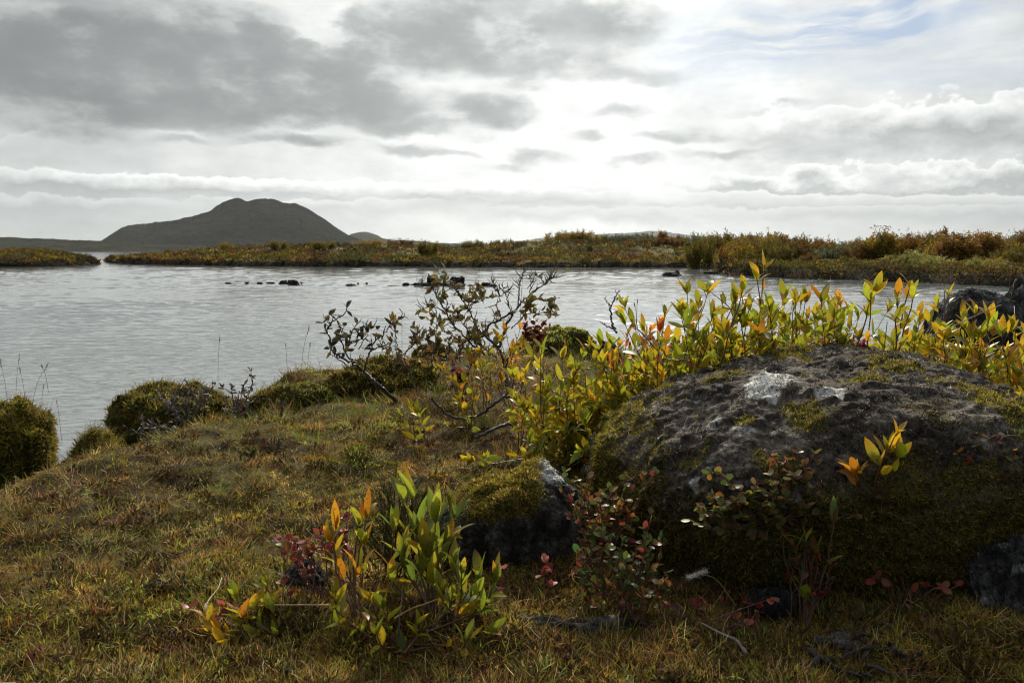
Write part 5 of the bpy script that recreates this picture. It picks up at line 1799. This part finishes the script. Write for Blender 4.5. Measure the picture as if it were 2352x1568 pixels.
for path, r in (([(1835, 1545), (1880, 1535), (1930, 1520), (1985, 1500), (2045, 1500)], .007), ([(1855, 1500), (1890, 1525), (1935, 1555), (2000, 1566)], .007), ([(1985, 1502), (1990, 1530), (2050, 1560), (2110, 1566)], .006),
                ([(1935, 1520), (1960, 1480), (2005, 1470)], .006), ([(2040, 1500), (2085, 1520), (2120, 1512)], .006)):
    w = spline([G(*p) + [0, 0, .010 + R.normal(0, .004)] for p in path], 22)
    w += R.normal(0, .0028, w.shape)
    tube(mb, w, np.linspace(r, r * .45, 22) * R.uniform(.8, 1.2, 22), (0.030, 0.027, 0.026), 7)
mb.build('wood', M_BARK, root)


def fallen(label, px, py, d, L, col, tip, curl, lift=0.012, D=None, shape='leaf', wid=.42):
    p = G(px, py) if d is None else at(px, py, d)
    p = p + np.array([0, 0, lift])
    mb = MB()
    ribbons(mb, [[0, 0, 0]], [D if D is not None else [R.normal(), R.normal() * .6, .12]], [[R.normal(0, .3), -.35, 1]], L, L * wid, curl, col, rows=9, cols=5, prof=shape, fold=.3, tip=tip, wave=.04)
    o = mb.build('fallen_leaf', M_WILLOW, origin=p)
    return tag(o, label, 'leaf', 'fallen leaves on the turf')


fallen('tan fallen leaf standing in the grass below the moss capped rock', 1215, 1425, None, .035, (0.42, 0.27, 0.10), (0.30, .14, .04), .5, D=[.2, 0, 1], wid=.6)
fallen('bright orange leaf with dark spots at the right of the foreground willow', 1108, 1452, None, .050, (0.58, 0.30, 0.012), (0.40, .13, .02), -.3, lift=.02, D=[.35, .1, 1], wid=.45)
fallen('pale brown dead leaf lying low near the bottom middle', 1045, 1500, None, .045, (0.26, 0.15, 0.07), (0.18, .1, .05), .6)
fallen('brown curled leaf lying alone on the open turf', 320, 1308, None, .034, (0.11, 0.05, 0.025), (0.08, .04, .02), 1.2, wid=.55)
fallen('grey brown dry leaf on the open turf left of the red leaved bilberry', 462, 1272, None, .030, (0.20, 0.14, 0.09), (0.16, .1, .06), .9)
fallen('ochre narrow leaf lying in the lower left grass', 345, 1482, None, .045, (0.45, 0.26, 0.03), (0.3, .13, .03), .4, wid=.26)
fallen('ochre and green leaf at the bottom left, right of the orange tipped sprig', 330, 1512, None, .035, (0.35, 0.28, 0.03), (0.12, .06, .03), .5)
fallen('brown leaf lying on edge in the grass at the bottom left', 432, 1485, None, .032, (0.22, 0.10, 0.03), (0.16, .07, .03), .5, D=[.6, .1, .7])
fallen('silvery green fallen leaf near the front of the foreground willow', 800, 1455, None, .036, (0.28, 0.30, 0.20), (0.20, .22, .12), .4)
fallen('rusty round fallen leaf in the hollow under the boulder', 1905, 1440, None, .045, (0.14, 0.060, 0.030), (0.10, .04, .02), .4, wid=.75)
fallen('tiny pale leaf stuck on a stem tip at the foot of the boulder', 1990, 1458, None, .022, (0.45, 0.36, 0.30), (0.4, .3, .25), .3, D=[0, 0, 1], wid=.6)
fallen('pale pink fallen leaf under the wine red sprigs', 1750, 1400, None, .026, (0.45, 0.36, 0.30), (0.4, .3, .25), .5, D=[.7, .1, .5], wid=.5)


def fluff(label, c, ax, n, r, name, cat, col=(0.62, 0.60, 0.55), stem=None, group=None):
    root = empty(name, (0, 0, 0), label, cat, group)
    mb = MB()
    c, ax = np.asarray(c, float), np.asarray(ax, float)
    P = c + ax * R.uniform(-1, 1, (n, 1)) + R.normal(0, r * .25, (n, 3))
    ribbons(mb, P, R.normal(0, 1, (n, 3)), R.normal(0, 1, (n, 3)), r * R.uniform(.6, 1.4, n), r * .05, 1.0, col, rows=4, cols=2, prof='blade')
    mb.build('down', M_MOSS, root)
    if stem is not None:
        ms = MB()
        tube(ms, spline(stem, 10), np.linspace(.0014, .0008, 10), (0.20, 0.15, 0.07), 4)
        ms.build('stem', M_TWIG, root)


fluff('white downy seed head drooping over the dark foot of the boulder', at(1602, 1318, 1.72), unit(np.array([.5, 0, .2])) * .022, 420, .009, 'seed_head', 'seed head', stem=[at(1690, 1390, 1.70), at(1645, 1330, 1.71), at(1602, 1318, 1.72)])
for px, py, d, lab in ((176, 1070, 3.9, 'dry cream seed head in front of the small green hummock'), (88, 1112, 3.6, 'dry cream seed head low at the hummock cut by the left edge'), (932, 925, 3.6, 'dry fluffy seed head beside the low yellow green sprig'), (690, 985, 3.6, 'tall tan seed head right of the bare forked twigs')):
    p = at(px, py, d)
    b = onground(p[0] + .02, d)
    root = empty('seed_head', (0, 0, 0), lab, 'seed head', 'dry seed heads')
    ms, mb = MB(), MB()
    tube(ms, spline([b, lerp(b, p, .5) + [.01, 0, 0], p], 8), np.linspace(.002, .0012, 8), (0.20, 0.15, 0.08), 4)
    for k in range(4):
        n = 60
        c = p + np.array([R.normal(0, .014), R.normal(0, .01), -k * .025])
        ribbons(mb, np.repeat(c[None], n, 0), R.normal(0, 1, (n, 3)), R.normal(0, 1, (n, 3)), R.uniform(.008, .018, n), .0035, .7, pick(n, [(.45, .36, .22), (.55, .48, .36)], [1, 1]), rows=3, cols=2, prof='frond')
    ms.build('stem', M_TWIG, root)
    mb.build('down', M_MOSS, root)

# ------------------------------------------------------------------ turf: matted grass, moss and straw that nobody could count
def turf_points(n, y0=1.28, y1=9.3, power=1.9):
    u = R.random(n)
    k = 1 - power
    y = (y0 ** k + (y1 ** k - y0 ** k) * u) ** (1 / k)
    x = R.uniform(-1, 1, n) * (0.70 * y + 0.18)
    z = gz(x, y)
    ok = (z > 0.06)
    bx, by = (x - BO_C[0]) / 0.74, (y - BO_C[1]) / 0.60
    ok &= ~((bx ** 2 + by ** 2) < 0.85)
    ok &= ~(((x - CAP_C[0]) / .16) ** 2 + ((y - CAP_C[1]) / .14) ** 2 < 0.9)
    return x[ok], y[ok], z[ok]


def wet_green(x, y):
    return sstep(-0.05, 0.4, fbm(xy0(x, y, 1.1), 3, 501))


def turf(name, label, n, L, W, palette, weights, up, curl, power=1.9, mask=None, tipgain=1.25, y1=9.3, rows=4, mat=None, cat='grass', comb=None, lift=0.0):
    x, y, z = turf_points(n, power=power, y1=y1)
    if mask is not None:
        k = R.random(len(x)) < mask(x, y)
        x, y, z = x[k], y[k], z[k]
    m = len(x)
    P = np.stack([x, y, z - 0.004 + lift * R.random(m)], -1)
    D = np.concatenate([R.normal(0, 1, (m, 2)), R.uniform(up[0], up[1], (m, 1))], 1)
    if comb is not None:
        D[:, :2] += np.array(comb)
    far = np.maximum(1, y / 2.6)
    c = pick(m, palette, weights, 0.22)
    patch = 1.25 + 0.5 * fbm(xy0(x, y, 2.6), 3, 505) + 0.35 * fbm(xy0(x, y, 9.0), 2, 506)
    c = np.clip(c * patch[:, None], .006, .9)
    g = wet_green(x, y)[:, None]
    c = c * lerp(np.array([1.04, 0.97, 0.84]), np.array([0.90, 1.05, 0.85]), g)
    mb = MB()
    ribbons(mb, P, D, R.normal(0, 1, (m, 3)) + [0, 0, .5], L * R.uniform(.5, 1.5, m) * far ** .35, W * R.uniform(.7, 1.3, m) * far ** .8, R.normal(curl, .7, m), c, rows=rows, cols=2, prof='blade', tip=np.clip(c * tipgain, 0, .9))
    return tag(mb.build(name, mat or M_GRASS), label, cat, kind='stuff')


STRAW = (0.36, 0.26, 0.11)
PALE = (0.46, 0.38, 0.20)
OLIV = (0.19, 0.17, 0.034)
GRN = (0.14, 0.16, 0.030)
BRN = (0.17, 0.095, 0.034)
RED = (0.20, 0.075, 0.030)
MB1 = (0.19, 0.125, 0.035)
turf('moss', 'yellowish moss mat covering the turf', 190000, .012, .0034, [(0.33, 0.22, 0.030), (0.23, 0.14, 0.024), (0.42, 0.30, 0.044), (0.13, 0.062, 0.020), (0.22, 0.18, 0.026)], [4, 3, 2, 3, 3], (.2, 1.4), .7, mat=M_MOSS, cat='moss', rows=3)
turf('grass', 'short matted brown and green grass of the shore', 120000, .022, .0015, [STRAW, OLIV, GRN, BRN, RED, MB1], [2.2, 2.6, 1.6, 4, 1.2, 3], (.05, .8), 1.1)
turf('grass', 'longer green grass blades standing in the turf', 14000, .060, .0019, [GRN, OLIV, (0.16, .15, .035), STRAW, BRN], [3, 3, 2, 2, 2], (.4, 1.8), 1.0, mask=lambda x, y: 0.08 + 0.92 * sstep(0.0, 0.4, fbm(xy0(x, y, 1.6), 3, 511)), comb=(.25, 0))
turf('straw', 'dry curled straw lying on the turf', 9000, .050, .0014, [STRAW, PALE, BRN, (0.5, .44, .32)], [4, 1.5, 4, .5], (.0, .7), 1.5, rows=6, lift=.012, cat='straw')
turf('leaf_litter', 'small brown dead leaves and bits lying in the turf', 26000, .011, .0055, [BRN, RED, (0.09, .05, .025), (0.28, .18, .08), (.32, .11, .03)], [4, 2, 4, 1.2, .5], (.1, .9), .8, mat=M_DRY, cat='litter', rows=4, lift=.010)
turf('grass', 'fine grass along the water under the shrubs', 24000, .07, .0026, [OLIV, BRN, STRAW, GRN, MB1], [4, 3, 2, 3, 2], (.5, 2.0), .9, power=0.2, mask=lambda x, y: sstep(3.4, 4.4, y))
turf('moss', 'bright moss tufts on the rise in the lower right corner', 60000, .013, .0038, [(0.20, 0.165, 0.022), (0.14, 0.12, 0.018), (0.27, 0.22, 0.035), (0.08, 0.07, .016)], [4, 4, 2, 2], (.4, 1.6), .6, mat=M_MOSS, cat='moss', rows=3, y1=2.2,
     mask=lambda x, y: sstep(0.62, 0.80, x + 0.3 * (1.6 - y)) * sstep(1.80, 1.68, y))


def tufts(name, label, n, blades, rad, L, W, palette, weights, up, curl, mask=None, power=1.7, y1=8.5, mat=None, prof='blade', cat='grass', rows=4, jit=.2):
    """Clumps of the turf: every tuft has one colour and its own lean."""
    x, y, z = turf_points(n, power=power, y1=y1)
    if mask is not None:
        k = R.random(len(x)) < mask(x, y)
        x, y, z = x[k], y[k], z[k]
    m = len(x)
    c0 = pick(m, palette, weights, 0.30)
    lean = R.normal(0, .5, (m, 2))
    s0 = R.uniform(.6, 1.5, m)
    th, rr = R.uniform(0, 6.283, (m, blades)), np.sqrt(R.random((m, blades)))
    r0 = rad * s0[:, None] * rr
    X, Y = x[:, None] + np.cos(th) * r0, y[:, None] + np.sin(th) * r0 * .9
    Z = np.maximum(gz(X, Y), 0) - .003
    D = np.stack([np.cos(th) * rr * 1.1 + lean[:, :1] + R.normal(0, .3, th.shape), np.sin(th) * rr * 1.1 + lean[:, 1:] + R.normal(0, .3, th.shape), R.uniform(up[0], up[1], th.shape)], -1).reshape(-1, 3)
    N = m * blades
    c = np.clip(np.repeat(c0, blades, 0) * (1 + R.normal(0, jit, (N, 1))), .005, .9)
    sc = np.repeat(s0, blades) * R.uniform(.5, 1.3, N)
    yy = Y.ravel()
    mb = MB()
    ribbons(mb, np.stack([X, Y, Z], -1).reshape(-1, 3), D, R.normal(0, 1, (N, 3)) + [0, 0, .4], L * sc, W * R.uniform(.7, 1.3, N) * np.maximum(1, yy / 2.6) ** .7, R.normal(curl, .6, N), c, rows=rows, cols=2, prof=prof, tip=np.clip(c * 1.3, 0, .9))
    return tag(mb.build(name, mat or M_GRASS), label, cat, kind='stuff')


tufts('grass', 'tufts of green and straw coloured grass all over the turf', 4200, 22, .026, .032, .0019, [(0.165, .165, .028), (0.24, .195, .035), (0.41, .295, .115), (0.15, .115, .028), (0.34, .22, .055), (.18, .09, .04)], [2.5, 4, 2.5, 2, 3, 1], (.3, 1.7), .8)
tufts('undergrowth', 'dark red brown dwarf shrub tufts in the turf', 3400, 30, .026, .022, .0050, [(0.105, .055, .028), (0.075, .048, .022), (0.15, .08, .03), (0.07, .058, .022)], [4, 4, 2, 2], (.2, 1.5), .5, mat=M_DRY, prof='leaf', cat='undergrowth')
tufts('moss', 'pale yellow green moss cushions in the turf', 2600, 60, .040, .014, .0040, [(0.34, .275, .042), (0.28, .21, .033), (0.24, .22, .045), (0.40, .33, .10)], [4, 3, 2, 1.5], (.4, 1.5), .6, mat=M_MOSS, prof='frond', cat='moss', rows=3,
      mask=lambda x, y: sstep(-0.15, 0.3, fbm(xy0(x, y, 1.3), 3, 521)))
tufts('grass', 'tall tussocks of grass between the twiggy shrubs', 650, 36, .05, .075, .0024, [(0.19, .19, .034), (0.26, .19, .05), (0.34, .24, .08), (0.15, .11, .03)], [4, 3, 2, 2], (.7, 2.4), .7, power=0.4, y1=7.5, mask=lambda x, y: sstep(3.0, 3.8, y) * sstep(-2.0, -1.2, x))


# tall single stalks standing against the water and the boulder
def stalks():
    mb = MB()
    rows_ = [(20, 935, 4.1, -20, 110), (35, 935, 4.1, 10, 120), (70, 930, 4.15, 40, 95), (95, 945, 4.1, 5, 60), (140, 990, 4.1, -10, 70), (60, 925, 4.15, -15, 80), (500, 880, 4.9, 5, 110), (690, 850, 5.2, 20, 100), (660, 850, 5.2, -4, 60),
             (705, 858, 5.2, 8, 70), (925, 960, 4.0, -2, 240), (1000, 800, 4.6, 8, 160), (1195, 720, 4.5, 10, 130), (875, 1010, 3.2, 6, 110), (1015, 1020, 3.0, 5, 180), (2170, 790, 3.0, -6, 200), (2168, 760, 3.1, 2, 165), (1460, 770, 3.3, 4, 80),
             (1465, 765, 3.3, -8, 70), (2050, 780, 3.0, 25, 130), (2320, 660, 3.2, -5, 60), (1560, 1130, 2.0, 55, 200), (1610, 1180, 2.0, -70, 130), (1730, 1090, 2.05, 6, 120), (1840, 1080, 2.02, -60, 180), (1670, 1105, 2.0, -20, 110),
             (2100, 1230, 1.85, -30, 150), (2330, 1250, 1.85, 5, 230), (2300, 1300, 1.8, 90, 110), (2080, 1330, 1.8, 70, 160), (2200, 1300, 1.8, -150, 120), (1320, 1560, 1.55, 20, 210), (985, 1010, 2.9, 4, 60), (110, 880, 4.2, -14, 40)]
    for px, py, d, dx_, h in rows_:
        a = at(px, py, d)
        e = at(px + dx_, py - h, d)
        n = 9
        s = spline([a - [0, 0, .05], lerp(a, e, .5) + [-(e[0] - a[0]) * .12, 0, 0], e], n)
        w = 0.0006 * d ** .6
        tube(mb, s, np.linspace(w, w * .5, n), pick(1, [(0.22, .17, .07), (.16, .13, .05), (.24, .13, .05)], [1, 1, 1])[0], 4)
        m = 14
        u = R.uniform(.82, 1, m)
        ribbons(mb, lerp(a, e, u[:, None]), unit(e - a) + R.normal(0, .25, (m, 3)), R.normal(0, 1, (m, 3)), .011 * d / 4, .0028 * d / 4, .2, (0.20, 0.13, 0.07), rows=3, cols=2, prof='frond')
    return tag(mb.build('tall_grass', M_GRASS), 'thin tall grass stalks standing against the water', 'grass', kind='stuff')


stalks()

# ------------------------------------------------------------------ every thing gets its empty at its own foot
from mathutils import Matrix
done = set()
for o in list(SC.objects):
    if o.type == 'EMPTY' and o.parent is None and o.location.length < 1e-9 and o.children and o.name not in done:
        los, his = [], []
        for ch in o.children:
            n = len(ch.data.vertices)
            a = np.empty(n * 3, np.float32)
            ch.data.vertices.foreach_get('co', a)
            a = a.reshape(-1, 3)
            los.append(a.min(0))
            his.append(a.max(0))
        lo, hi = np.min(los, 0), np.max(his, 0)
        b = Vector([float((lo[0] + hi[0]) / 2), float((lo[1] + hi[1]) / 2), float(lo[2])])
        for ch in o.children:
            ch.data.transform(Matrix.Translation(-b))
        o.location = b

# ------------------------------------------------------------------ the air: pale haze between here and the mountains
def build_haze(dens=2.5e-5):
    x0, x1, y0, y1, z0, z1 = -20000, 20000, -400, 17500, -5, 330
    v = [(x, y, z) for x in (x0, x1) for y in (y0, y1) for z in (z0, z1)]
    q = [(0, 1, 3, 2), (4, 6, 7, 5), (0, 4, 5, 1), (2, 3, 7, 6), (0, 2, 6, 4), (1, 5, 7, 3)]
    m, nt, out = material('haze_air')
    p = nt.nodes.new('ShaderNodeVolumePrincipled')
    p.inputs['Color'].default_value = (0.90, 0.95, 1.0, 1)
    p.inputs['Density'].default_value = dens
    p.inputs['Anisotropy'].default_value = 0.3
    nt.links.new(p.outputs[0], out.inputs['Volume'])
    mb = MB()
    mb.add(v, quads=q)
    return tag(mb.build('haze', m, smooth_=False), 'thin pale haze over the lake', 'haze', kind='stuff')


build_haze()
